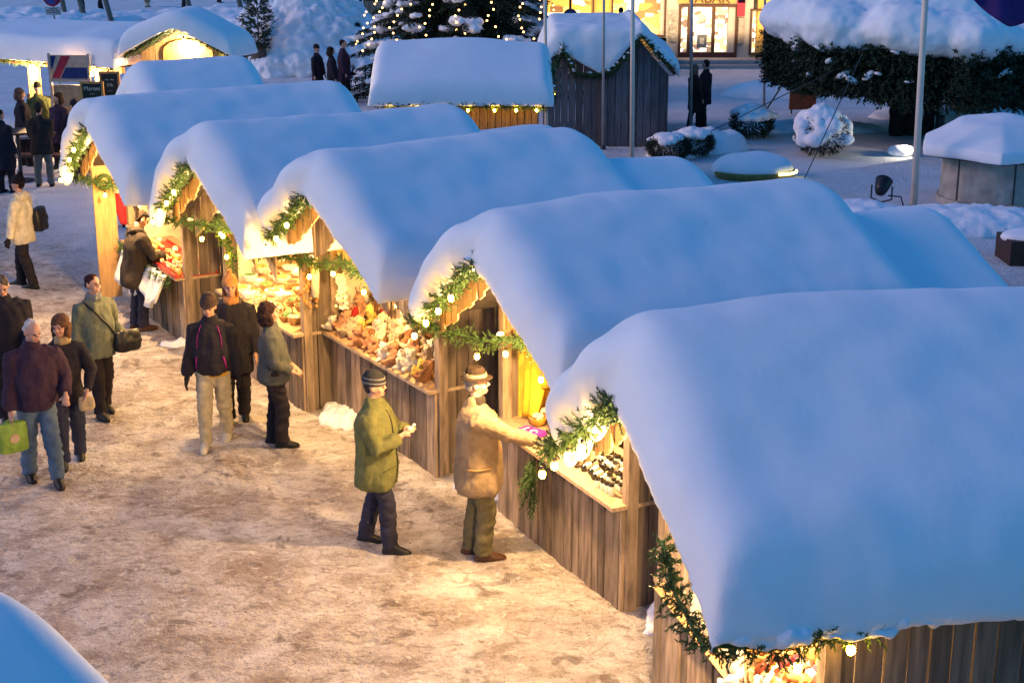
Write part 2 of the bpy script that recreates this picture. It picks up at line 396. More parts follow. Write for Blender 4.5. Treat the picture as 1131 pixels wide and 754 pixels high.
for k in range(5):
    W = SP[k][3]
    L = [(.3, .05, .06, .14, .12, .16), (.72, .02, .02, .16, .13, .18)]
    if k == 0: L += [(.45, -.06, -.0, .20, .13, .22), (.64, -.05, -.05, .19, .13, .25), (.80, -.05, -.10, .13, .11, .22), (.30, .02, .0, .12, .1, .22)]
    if k in (3, 4): L += [(.84, .06, -.12, .14, .13, .24)]
    if k == 1: L += [(.8, .06, .0, .16, .14, .2)]
    LOBES.append(lobe_row(W, L))
LOBES[0] += [(1.50+rnd(-.04, .04), -.65+i*.16, 2.06+rnd(-.05, .03), rnd(.10, .17), rnd(.10, .2), rnd(.08, .15)) for i in range(18)]
STALL = []
for k, (x, y, ph, W) in enumerate(SP):
    lin = [CREAM, mat('golden_cloth', (.55, .33, .04), .6, .3, 6, .4, 14), CREAM, CREAM, CREAM][k]
    s = stall((x, y, 0), ph, LBL[k], W=W, D=[3.3, 2.45, 2.3, 2.5, 2.6][k], seed=k*3.1+1, inner=k in (2, 3), out=[1.6, 1.2, .7, .8, .9][k], ledge=[.055, .16, .14, .15, .15][k], snow_far=[.0, .12, .16, .16, .16][k], lobes=LOBES[k], energy=[150, 160, 130, 150, 200][k], lining=lin, thick=[.5, .46, .46, .44, .44][k],
              lamp_loc=[(0, .3, 1.75), (.2, .5, 1.80), (.1, .55, 1.80), (-.1, .45, 1.80), (.2, .5, 1.80)][k])
    STALL.append(s)
    if k == 0:
        m = MB(); ex = W/2+EE
        for i in range(120):
            y_ = rnd(-.66, 1.9); m.ell((ex+rnd(-.06, .10), y_, EH+rnd(-.05, .03)), (rnd(.05, .11), rnd(.06, .16), rnd(.03, .055)), n=9, k=6)
        soft(m, 'snow_crust', SNOWR, s, .022, 1, ((.04, 6), (.03, 15)))
    ex = W/2+EE; ff = -OV-.06
    lo = [(-ex, ff, EH-.07), (-ex*.5, ff, (EH+RH)/2-.12), (0, ff, RH-.07)]
    hi = [(0, ff, RH-.07), (ex*.5, ff, (EH+RH)/2-.1), (ex+.02, ff, EH-.07)]
    nb = 5
    bl = [(-ex+.02+(ex)*(i+.45)/nb*1.0, ff-.15, EH-.07+(RH-EH)*(i+.45)/nb-.19-rnd(0, .06)) for i in range(1, nb)]
    garland((x, y, 0), ph, lo+[(.12, ff, RH-.16)], 'fir garland with bulbs along the front gable of the ' + ['nearest stall', 'bottle and soap stall', 'plush toy stall', 'basket stall', 'farthest stall'][k],
            'fir garlands along the stall gables', bl, dens=90)
    # garland across the front beam, with bulbs
    # clusters of greenery hanging where the far rake meets the beam
    P = [(-ex, ff+.05, EH-.08), (-ex*.6, -.35, EH-.16), (-W/4, -.12, EH-.12), (0, -.10, EH-.18), (W/4, -.10, EH-.12), (W/2, -.12, EH-.08)]
    if k: garland((x, y, 0), ph, P, 'fir garland sagging across the front beam of the ' + ['nearest stall', 'bottle and soap stall', 'plush toy stall', 'basket stall', 'farthest stall'][k],
            'fir garlands across the stall beams', [(-ex*.62, -.42, EH-.3), (-W*.3, -.2, EH-.26), (0, -.2, EH-.3), (W*.3, -.2, EH-.26)], dens=60, r=.07)
# near eave garland of the first stall
x, y, ph, W = SP[0]; ex = W/2+EE
garland((x, y, 0), ph, [(ex*.60, -OV-.06, EH+.28), (ex*.8, -OV-.08, EH+.08), (ex+.02, -OV-.05, EH-.05), (ex+.08, -.45, EH-.09), (ex+.06, -.1, EH-.03), (ex+.05, .12, EH-.05)],
        'fir garland with one hanging bulb under the near eave of the nearest stall', 'fir garlands along the stall eaves', [(ex+.1, -.32, EH-.2), (ex+.12, -.02, EH-.12)], dens=80)
# second row behind, backs to the first row
for k, (u, v, zz, ph, D) in enumerate([(1035, 228, 2.95, -1.16, 1.7), (760, 172, 2.95, -1.10, 1.9), (611, 129, 2.95, -1.03, 1.4)]):
    p = G(u, v, zz); ax = Vector((-math.sin(ph), math.cos(ph), 0)); o = p - ax*(D+.25)
    stall((o.x, o.y, 0), ph, ['closed stall behind the nearest stall, its snow roof ending at the right edge', 'closed stall whose snow roof rises right behind the bottle stall', 'closed stall whose snow roof rises right behind the toy stall'][k],
          W=2.5, D=D, seed=20+k*5, front=False, energy=0, thick=.44, ov=.0, rh=[2.58, 2.58, 2.46][k], eh=[1.72, 1.72, 1.62][k])
# stall further back behind the farthest one of the row
p = G(190, 66, 3.36)
stall((p.x+.1, p.y-.1, 0), -1.1, 'stall at the far end behind the row, below the gabled snack hut', W=2.7, D=.9, seed=41, front=False, thick=.5)
# stall on the other side of the lane, only its roof corner shows
stall((-3.24, 3.42, 0), R(-33), 'snow roof of the stall across the lane, in the lower left corner', W=2.6, D=2.0, seed=55, front=False, energy=0, thick=.45)
# ------------------------------------------------------------ people
def ik(a, t, l1, l2, pole, leg=False):
    a, t = Vector(a), Vector(t); d = t-a
    if leg: l1 = l2 = min(d.length*.5025, .46)
    L = min(d.length, l1+l2-.002)
    u = d.normalized(); t = a+u*L; x = (l1*l1-l2*l2+L*L)/(2*L); h = math.sqrt(max(0, l1*l1-x*x))
    p = Vector(pole); p = (p-u*p.dot(u)).normalized()
    return a+u*x+p*h, t
def person(u, v, h, face, label, coat, legs, hair='short', hairc=(.03, .02, .015), hat=None, hatc=(.03, .025, .025), hem=.80, glove=None, lean=0, yaw=0, pitch=0,
           stride=(.08, -.08), spread=.10, arms=((-.27, -.08, .80), (.27, -.08, .80)), pole=(0, 1, -.2), far=False, bulk=1.0, scarf=None, hood=None, shoe=SHOEB, group=None, loc=None, skirt=0, collar=None, flare=1.06, hemmat=None):
    s = h/1.75; p0 = loc if loc is not None else G(u, v)
    root = empty('person', (p0.x, p0.y, ground_h(p0.x, p0.y)+max(0, p0.z)), R(face+90), label, 'person', group)
    S = Matrix.Scale(s, 4); vox = .022 if far else .0115; cv = .026 if far else .017
    LM = T(0, 0, .95) @ rotm('X', R(lean)) @ T(0, 0, -.95)
    UP = lambda p: LM @ Vector(p)
    HM = LM @ T(0, .01, 1.53) @ rotm('Z', R(yaw)) @ rotm('X', R(pitch)) @ T(0, -.01, -1.53)
    # joints
    sh = [UP((-.175*bulk, .01, 1.375)), UP((.175*bulk, .01, 1.375))]
    hips = [Vector((-.09, 0, .92)), Vector((.09, 0, .92))]
    feet = [Vector((-spread, stride[0]*-1, .09)), Vector((spread, stride[1]*-1, .09))]
    if far and stride == (.08, -.08): pass
    knees = []; 
    for i in (0, 1):
        k, t = ik(hips[i], feet[i], .44, .43, (0, -1, 0), True); knees.append(k); feet[i] = t
    elb = []; hnd = []
    for i in (0, 1):
        pl = pole[i] if hasattr(pole[0], '__len__') else pole
        e, t = ik(sh[i], Vector(arms[i]), .30, .27, (pl[0]*(1 if i else -1), pl[1], pl[2])); elb.append(e); hnd.append(t)
    # hand frame
    def hand(mb, i, g=1.0):
        d = (hnd[i]-elb[i]).normalized(); side = d.cross(Vector((0, 0, 1)))
        if side.length < .3: side = d.cross(Vector((0, 1, 0)))
        side.normalize(); sg = 1 if (i == 0) else -1
        if abs(d.z) > .7: side = Vector((0, -1, 0)) - d*d.dot(Vector((0, -1, 0))); side.normalize()
        nrm = side.cross(d)*(1); 
        if abs(d.z) <= .7 and nrm.z > 0: nrm = -nrm
        if abs(d.z) > .7 and nrm.x*(-1 if i else 1) < 0: nrm = -nrm
        w0 = hnd[i]; m3 = Matrix((side, d, nrm)).transposed()
        mb.ell(w0+d*.05, (.041*g, .05*g, .019*g), n=12, k=8, M=m3)
        mb.tube([w0-d*.03, w0+d*.03], [.026*g, .028*g], 8)
        for q in range(4):
            o = (q-1.5)*.021; L = [.062, .072, .068, .052][q]
            a = w0+d*.085+side*o; f = (d+side*o*4.5).normalized()
            b = a+f*L*.5+nrm*.006; c = b+(f*.8+nrm*.55).normalized()*L*.5
            mb.tube([a-d*.02, a, b, c], [.0098*g, .0098*g, .009*g, .0078*g], 6)
        a = w0+d*.03+side*(.03); f = (d*.62+side*.75+nrm*.15).normalized()
        mb.tube([a-side*.01, a+f*.035, a+f*.035+(d*.9+side*.3).normalized()*.03], [.0125*g, .0115*g, .0095*g], 6)
    b = MB(); b.M = S
    for i in (0, 1):
        b.tube([hips[i]+Vector((0, 0, .02)), knees[i], feet[i]], [.062, .045, .034], 10)
        b.tube([feet[i], feet[i]+Vector((0, -.10, -.045))], [.036, .026], 8)
        b.tube([sh[i]+Vector(((.02, -.02)[i], 0, 0)), elb[i], hnd[i]], [.045, .036, .025], 10)
        hand(b, i)
    q = [(z, rx, ry, 0, 0) for z, rx, ry in ((.88, .12, .085), (1.0, .12, .085), (1.2, .13, .085), (1.36, .145, .085), (1.42, .10, .07), (1.46, .056, .056))]
    b.M = S @ LM; b.rings(q, 16); b.tube([(0, .012, 1.42), (0, .005, 1.58)], [.056, .05], 12)
    b.M = S @ HM
    b.ell((0, .008, 1.665), (.074, .094, .088), n=18, k=12); b.ell((0, -.022, 1.605), (.056, .066, .078), n=16, k=10)
    b.ell((0, -.072, 1.568), (.026, .022, .022)); b.tube([(0, -.085, 1.660), (0, -.108, 1.622)], [.009, .016], 8); b.ell((0, -.068, 1.672), (.05, .022, .012))
    for sx in (-1, 1): b.ell((sx*.077, .012, 1.628), (.010, .02, .032)); b.ell((sx*.04, -.058, 1.61), (.022, .022, .024))
    body = soft(b, 'body', SKIN, root, vox*s, 2)
    if not far:
        e = MB(); e.M = S @ HM
        for sx in (-1, 1):
            e = MB(); e.M = S @ HM; e.ell((sx*.030, -.084, 1.647), (.0125, .008, .0075), n=10, k=6); e.build('eye', mat('eye_dark', (.03, .02, .018), .2), body, True)
            e = MB(); e.M = S @ HM; e.tube([(sx*.016, -.093, 1.668), (sx*.033, -.091, 1.673), (sx*.05, -.08, 1.666)], [.004, .005, .003], 5); e.build('eyebrow', fab('brow_%.2f' % hairc[0], hairc), body)
        e = MB(); e.M = S @ HM; e.ell((0, -.088, 1.583), (.024, .008, .0065), n=10, k=6); e.build('lips', mat('lips', (.36, .12, .10), .5), body, True)
    # trousers
    t = MB(); t.M = S
    for i in (0, 1):
        kz = knees[i]
        t.tube([hips[i]+Vector((0, 0, .05)), hips[i].lerp(kz, .35)+Vector((0, 0, 0)), kz, kz.lerp(feet[i], .5)+Vector((0, .01, 0)), feet[i]+Vector((0, .005, -.035))], [.108, .104, .088, .080, .080], 14)
    t.rings([(.80, .13, .10, 0, .01), (.9, .175, .125, 0, .01), (1.0, .165, .115, 0, .0), (1.06, .15, .10, 0, 0)], 18)
    soft(t, 'trousers', legs, body, cv*s, 3, ((.020, (7, 7, 3)), (.016, (11, 11, 20))))
    for i in (0, 1):
        m = MB(); m.M = S @ T(feet[i].x, feet[i].y, feet[i].z-.09)
        m.rings([(-.004, .044, .145, 0, -.055), (.02, .050, .150, 0, -.055), (.045, .046, .135, 0, -.045), (.075, .042, .085, 0, -.01), (.11, .042, .055, 0, .01), (.15, .038, .045, 0, .01)], 14, p=.8)
        m.build('shoe', shoe, body, True)
    # coat
    cmb = MB(); cmb.M = S @ LM
    B = bulk
    rr = [(hem, .185*B*flare, .158*B*flare, 0, .0), (hem+.07, .190*B*flare, .165*B*flare, 0, 0), (1.0, .182*B, .160*B, 0, -.008), (1.12, .182*B, .158*B, 0, -.012), (1.25, .188*B, .150*B, 0, 0), (1.34, .185*B, .13*B, 0, .005), (1.40, .15*B, .105*B, 0, .008), (1.455, .10, .08, 0, .01), (1.52, .078, .075, 0, .008)]
    cmb.rings(rr, 24, p=.9)
    cmb.M = S
    for i in (0, 1):
        sx = (-1, 1)[i]
        top = sh[i]+Vector((-sx*.03, 0, -.01))
        cmb.tube([top-Vector((sx*.06, 0, -.02)), top+Vector((sx*.025, 0, 0)), sh[i].lerp(elb[i], .5), elb[i], elb[i].lerp(hnd[i], .55), hnd[i]-(hnd[i]-elb[i]).normalized()*.02], [.072*B, .084*B, .072*B, .066*B, .060*B, .054*B], 14)
    ct = soft(cmb, 'coat', coat, body, cv*s, 4, ((.020, (5, 5, 5)), (.020, (12, 12, 4)), (.007, (30, 30, 14))))
    if glove is not None:
        for i in (0, 1):
            g = MB(); g.M = S; hand(g, i, 1.22); g.tube([hnd[i]-(hnd[i]-elb[i]).normalized()*.07, hnd[i]], [.038, .032], 10)
            soft(g, 'glove', glove, body, (.02 if far else .009)*s, 1)
    # hair and headgear
    hm = fab('hair_%.3f_%.3f' % (hairc[0], hairc[2]), hairc, .8, 60, .4)
    m = MB(); m.M = S @ HM
    if hair == 'short': m.ell((0, .022, 1.685), (.080, .092, .082), n=18, k=12); m.ell((0, .05, 1.64), (.072, .06, .07))
    elif hair == 'bald': m.ell((0, .035, 1.648), (.0815, .075, .05), n=18, k=12); m.ell((0, .022, 1.690), (.073, .086, .069))
    elif hair == 'bob':
        m.ell((0, .03, 1.69), (.102, .112, .094), n=18, k=12); m.ell((0, .07, 1.59), (.115, .09, .12)); m.ell((-.08, .02, 1.575), (.038, .06, .10)); m.ell((.08, .02, 1.575), (.038, .06, .10))
    elif hair == 'long':
        m.ell((0, .025, 1.685), (.088, .10, .086), n=18, k=12); m.ell((0, .06, 1.58), (.09, .06, .14)); m.ell((-.075, .02, 1.56), (.025, .045, .11)); m.ell((.075, .02, 1.56), (.025, .045, .11))
    if hair: soft(m, 'hair', hm, body, (.02 if far else .010)*s, 2, ((.012, 24),))
    HMat = fab('hat_%.3f_%.3f_%.3f' % tuple(hatc), hatc, .6, 70)
    m = MB(); m.M = S @ HM
    if hat in ('beanie', 'pompom', 'cap', 'earflap'):
        m.rings([(1.660, .092, .108, 0, .012), (1.675, .096, .112, 0, .012), (1.70, .094, .110, 0, .014), (1.745, .082, .098, 0, .018), (1.785, .055, .068, 0, .025), (1.80, .02, .03, 0, .03)], 24)
        if hat == 'cap': m.rings([(1.683, .065, .05, 0, -.10), (1.693, .06, .045, 0, -.10)], 16)
        if hat == 'earflap': m.ell((-.085, .015, 1.62), (.02, .04, .06)); m.ell((.085, .015, 1.62), (.02, .04, .06)); m.ell((0, .07, 1.62), (.07, .03, .05))
        ho = soft(m, 'hat', HMat, body, (.018 if far else .009)*s, 2, ((.006, 20),))
        if hat in ('pompom',):
            m = MB(); m.M = S @ HM; m.ell((0, .045, 1.815), (.034, .034, .034)); soft(m, 'pompom', HMat, ho, .008, 1, ((.012, 60),))
        if hat == 'beanie' and not far:
            m = MB(); m.M = S @ HM
            for zz, rr_ in ((1.682, .1005), (1.722, .0925)):
                m.rings([(zz, rr_, rr_*1.16, 0, .013), (zz+.012, rr_-.001, rr_*1.16-.001, 0, .013)], 24)
            m.build('knitted_band', fab('hat_band', (.20, .20, .20)), ho)
    elif hat == 'fedora':
        m.rings([(1.695, .082, .098, 0, .012), (1.72, .080, .096, 0, .012), (1.77, .070, .085, 0, .014), (1.80, .05, .065, 0, .016), (1.79, .02, .03, 0, .016)], 24)
        m.rings([(1.690, .115, .14, 0, .005), (1.694, .122, .148, 0, .005), (1.702, .12, .145, 0, .005), (1.706, .085, .10, 0, .010)], 28)
        ho = soft(m, 'hat', HMat, body, .008*s, 1)
        m = MB(); m.M = S @ HM; m.rings([(1.712, .0865, .1025, 0, .012), (1.740, .083, .099, 0, .012)], 28); m.build('hat_band', fab('hat_ribbon', (.26, .20, .12)), ho)
    if scarf is not None:
        m = MB(); m.M = S @ LM; m.rings([(1.44, .10, .095, 0, 0), (1.48, .098, .10, 0, -.01), (1.53, .085, .09, 0, -.005)], 18); soft(m, 'scarf', scarf, body, .014*s, 3, ((.016, 22),))
    if hood is not None:
        m = MB(); m.M = S @ LM; m.ell((0, .085, 1.46), (.14, .075, .075)); m.ell((-.09, .02, 1.475), (.05, .07, .04)); m.ell((.09, .02, 1.475), (.05, .07, .04))
        soft(m, 'hood', hood, body, .016*s, 2, ((.022, 28),))
    if collar is not None:
        m = MB(); m.M = S @ LM; m.rings([(1.46, .098, .088, 0, .008), (1.50, .090, .084, 0, .008), (1.535, .078, .075, 0, .008)], 20); soft(m, 'collar', collar, body, .014*s, 2)
    root['_'] = 0; del root['_']
    return dict(root=root, body=body, coat=ct, S=S, LM=LM, HM=HM, hnd=hnd, elb=elb, s=s, sh=sh)
def on_coat(P, pts, d, rad, matl, name, off=.004, n=5):
    """lay a cord on the coat: pts are (x, z), cast along the unit direction d"""
    me = P['coat'].data; bv = BVHTree.FromPolygons([v.co for v in me.vertices], [tuple(f.vertices) for f in me.polygons])
    out = []; d = Vector(d).normalized(); sv = d.cross(Vector((0, 0, 1))).normalized()
    for (x, z) in pts:
        o = sv*x*P['s'] + Vector((0, 0, z*P['s'])) - d*1.0
        h = bv.ray_cast(o, d)
        if h[0] is not None: out.append(h[0] - d*off)
    if len(out) > 1:
        m = MB(); m.tube(out, rad, n); return m.build(name, matl, P['body'], True)
def line(a, b, n=14): return [(a[0]+(b[0]-a[0])*i/n, a[1]+(b[1]-a[1])*i/n) for i in range(n+1)]
NAVYT = fab('navy_trousers', (.028, .028, .05)); DKT = fab('dark_trousers', (.022, .018, .022)); JEANS = fab('blue_jeans', (.10, .15, .22)); DJEANS = fab('dark_jeans', (.03, .035, .07))
TANT = fab('khaki_trousers', (.42, .36, .24)); OLIVT = fab('olive_trousers', (.115, .10, .055)); GREYT = fab('grey_trousers', (.15, .145, .13))
GREENJ = fab('moss_jacket', (.125, .13, .05)); TANC = fab('tan_coat', (.24, .172, .105)); GRYJ = fab('grey_wool_jacket', (.075, .08, .075)); BLKJ = fab('black_jacket', (.020, .018, .026))
PLUMJ = fab('plum_jacket', (.045, .025, .045)); SAGE = fab('sage_coat', (.13, .145, .105)); CREAMJ = fab('cream_jacket', (.62, .55, .40), .7, 25); DKC = fab('dark_brown_coat', (.035, .027, .022))
GGL = fab('grey_glove', (.10, .11, .09)); BGL = fab('black_glove', (.018, .016, .018)); PURP = fab('magenta_piping', (.30, .02, .16)); FUR = fab('grey_fur', (.13, .11, .10), .9, 90, .5)
# man in moss jacket
P1 = person(418, 603, 1.70, -12, 'man in moss green jacket and grey knit hat eating a snack', GREENJ, NAVYT, hair='short', hairc=(.05, .04, .035), hat='beanie', hatc=(.035, .036, .04), hem=.66, stride=(.16, -.16), spread=.11,
            arms=((-.09, -.27, 1.19), (.09, -.28, 1.21)), pole=((.8, .5, -.7), (.8, .5, -.7)), bulk=1.20, flare=1.07, pitch=4, yaw=6, scarf=None, collar=GREENJ)
on_coat(P1, line((-.02, .70), (-.02, 1.42)), (0, 1, 0), .006, BLACK, 'zip')
for sx in (-.13, .13): on_coat(P1, line((sx-.07, .86), (sx+.07, .90), 8), (0, 1, 0), .006, fab('moss_dark', (.09, .09, .03)), 'pocket_flap')
s_ = P1; m = MB(); m.M = s_['S']; c = Vector((0, -.37, 1.25)); m.ell(c+Vector((0, .03, -.01)), (.035, .03, .022)); m.ell(c+Vector((.03, .0, .02)), (.025, .02, .018)); 
food = soft(m, 'pastry', fab('napkin_white', (.72, .68, .6)), None, .007, 2); food.matrix_world = s_['root'].matrix_basis.copy(); tag(food, 'small white napkin with pastry held by the man in the moss green jacket', 'snack')
# man in tan coat
P2 = person(528, 612, 1.80, 6, 'man in tan coat and brimmed hat reaching a gloved hand over the counter', TANC, OLIVT, hair='short', hairc=(.25, .23, .21), hat='fedora', hatc=(.025, .016, .011), hem=.66, stride=(.05, -.06), spread=.08, glove=GGL,
            arms=((-.20, -.60, 1.12), (.26, -.14, .93)), pole=((.5, .2, -.9), (.8, .5, -.4)), bulk=1.24, flare=1.04, yaw=-4, collar=fab('dark_collar', (.03, .025, .02)), shoe=mat('shoe_brown', (.07, .03, .018), .5, .2))
on_coat(P2, line((-.02, .70), (-.02, 1.40)), (0, 1, 0), .007, fab('tan_dark', (.26, .16, .07)), 'front_edge')
on_coat(P2, line((-.11, .92), (.10, .92), 8), (1, 0, 0), .010, fab('tan_dark', (.26, .16, .07)), 'pocket_flap')
on_coat(P2, line((-.11, .92), (.10, .92), 8), (-1, 0, 0), .010, fab('tan_dark', (.26, .16, .07)), 'pocket_flap')
# woman in grey jacket
P3 = person(306, 491, 1.63, 8, 'woman with dark wavy hair and short grey jacket looking at the basket stall', GRYJ, DKT, hair='bob', hairc=(.03, .015, .014), hem=.80, stride=(.07, -.05), spread=.085, arms=((-.14, -.22, .95), (.14, -.23, .94)), pole=((.9, .8, -.3), (.9, .8, -.3)), bulk=1.08, flare=1.08, yaw=0, collar=GRYJ, pitch=-6)
on_coat(P3, line((-.1, .97), (.1, .97), 10), (0, 1, 0), .007, BLACK, 'belt')
# orange beanie
P5 = person(262, 463, 1.70, -78, 'person in orange bobble hat and fur trimmed coat behind the man in khaki', BLKJ, DKT, hair='long', hairc=(.25, .12, .05), hat='pompom', hatc=(.50, .24, .08), hem=.60, arms=((-.25, -.1, .82), (.25, -.1, .82)), scarf=fab('orange_scarf', (.45, .20, .07)), hood=FUR, bulk=1.12, stride=(.1, -.05))
# man in khaki trousers
P4 = person(240, 488, 1.70, -88, 'man in khaki trousers and black jacket with magenta piping walking towards the camera', BLKJ, TANT, hair='short', hairc=(.10, .07, .05), hat='cap', hatc=(.055, .035, .03), hem=.86, stride=(.22, -.16), spread=.10, glove=BGL, arms=((-.285, -.10, .80), (.285, -.04, .80)), pole=((.3, 1, 0), (.3, 1, 0)), bulk=1.10, flare=1.0, pitch=12, lean=3, collar=BLKJ, shoe=mat('shoe_pale', (.5, .46, .38), .6, .15))
for sx in (-1, 1):
    on_coat(P4, [(sx*.09, 1.43), (sx*.115, 1.36), (sx*.135, 1.28), (sx*.14, 1.18)], (0, 1, 0), .006, PURP, 'piping')
    on_coat(P4, [(sx*.15, 1.08), (sx*.16, 1.0), (sx*.165, .92)], (0, 1, 0), .010, PURP, 'piping')
m = MB(); m.M = P4['S']; m.rings([(.83, .17, .13, 0, 0), (.875, .178, .135, 0, 0)], 20, p=.9); m.build('shirt_hem', fab('mustard_shirt', (.50, .27, .03)), P4['body'], True)
# group on the left
P9 = person(16, 462, 1.74, -70, 'man in black padded coat looking down, behind the bald man', BLKJ, DKT, hair='short', hairc=(.10, .08, .07), hem=.72, pitch=28, arms=((-.27, -.12, .82), (.22, -.26, .98)), bulk=1.22, yaw=0, stride=(.1, -.1))
P8 = person(114, 458, 1.68, -48, 'woman in sage green coat with dark shoulder bag on a cross strap', SAGE, DKT, hair='short', hairc=(.035, .012, .015), hem=.74, arms=((-.28, -.06, .84), (.30, -.10, .92)), bulk=1.10, scarf=fab('grey_scarf', (.16, .17, .18)), yaw=18, stride=(.14, -.12), flare=1.05)
on_coat(P8, line((-.15, 1.44), (.20, .98), 18), (0, 1, 0), .014, BLACK, 'strap')
P7 = person(80, 508, 1.62, -72, 'woman in dark coat with brown hair, arm in arm with the bald man', BLKJ, DJEANS, hair='bob', hairc=(.12, .06, .035), hem=.74, arms=((-.24, -.24, 1.0), (.22, -.26, .92)), pole=((.8, .3, -.5), (.8, .3, -.5)), yaw=-25, pitch=8, stride=(.16, -.10), bulk=1.02, scarf=fab('tan_scarf', (.35, .25, .13)))
P6 = person(48, 529, 1.76, -62, 'bald white haired man in plum jacket and blue jeans carrying a green bag', PLUMJ, JEANS, hair='bald', hairc=(.55, .50, .46), hem=.82, arms=((-.275, -.08, .80), (.26, -.20, .96)), pole=((.3, 1, 0), (.5, 1, -.2)), yaw=22, pitch=14, lean=4, stride=(-.12, .20), spread=.11, bulk=1.17, flare=1.0, collar=PLUMJ)
P10 = person(30, 316, 1.74, 172, 'person in cream padded jacket and dark hat with a black bag', CREAMJ, DKT, hair='short', hairc=(.02, .015, .012), hat='pompom', hatc=(.022, .016, .016), hem=.72, arms=((-.27, -.05, .82), (.27, -.10, .82)), bulk=1.12, stride=(.14, -.16), hood=CREAMJ, glove=BGL)
P11 = person(155, 364, 1.70, 32, 'man in dark brown hooded coat bending over the red tray of the farthest stall', DKC, NAVYT, hair='short', hairc=(.03, .02, .016), hat=None, hem=.64, lean=8, pitch=25, arms=((-.14, -.36, 1.08), (.16, -.36, 1.08)), pole=((.8, .3, -.5), (.8, .3, -.5)), bulk=1.22, hood=DKC, shoe=mat('shoe_brown', (.07, .03, .018)), stride=(.03, -.03))
P12 = person(131, 251, 1.74, 80, 'dark figure standing just beyond the farthest stall, half hidden by it', BLKJ, DKT, hat='cap', hatc=(.02, .02, .02), hem=.6, far=True)
# hand bags and carried things
def bag(P, i, label, matl, size=(.16, .05, .20), drop=.12, logo=None, fill=None, off=(0, 0, 0), handle=True, cat='bag'):
    s = P['s']; hp = (P['hnd'][i]+(P['hnd'][i]-P['elb'][i]).normalized()*.07)*s + Vector(off); wm = P['root'].matrix_basis
    w0 = wm @ hp; r = empty('carrier_bag' if handle else 'handbag', w0, P['root'].rotation_euler.z, label, cat)
    m = MB(); a, b, c = size
    m.rings([(-drop-c, a*.42, b*.9, 0, 0), (-drop-c+.02, a*.5, b, 0, 0), (-drop-c*.5, a*.52, b*1.1, 0, 0), (-drop-.01, a*.48, b*.6, 0, 0), (-drop, a*.44, b*.3, 0, 0)], 20, p=.55)
    soft(m, 'bag_body', matl, r, .010, 1, ((.012, 14),))
    for yy in (-.015, .015):
        m = MB(); m.tube([(-a*.3, yy, -drop-.01), (-a*.16, yy, -drop*.3), (0, 0, 0), (a*.16, yy, -drop*.3), (a*.3, yy, -drop-.01)], .005, 5); m.build('handle', matl, r)
    if logo:
        m = MB(); m.M = T(0, -b*1.18, -drop-c*.5) @ rotm('X', R(90)); m.rings([(0, .05, .05, 0, 0), (.004, .05, .05, 0, 0)], 20)
        o = m.build('printed_heart', logo, r)
    return r
LIME = mat('lime_plastic', (.22, .36, .05), .5, .2)
r_ = bag(P6, 0, 'lime green carrier bag with round print hanging from the hand of the bald man', LIME, (.30, .06, .32), .03, mat('print_tan', (.5, .36, .22)))
r_.rotation_euler.z += R(10)
bag(P9, 1, 'small lime green bag held by the man in black at the left edge', LIME, (.18, .05, .24), .03)
bag(P8, 1, 'black leather shoulder bag at the hip of the woman in the sage coat', BLACK, (.32, .07, .24), .0, off=(-.02, -.05, .17), handle=False)
bag(P10, 0, 'black bag slung behind the person in the cream jacket', BLACK, (.34, .09, .36), .02, off=(.05, .26, .50), handle=False)
bag(P7, 1, 'pair of beige gloves and purse held by the woman arm in arm', fab('beige', (.46, .36, .22)), (.16, .05, .14), .0, handle=False)
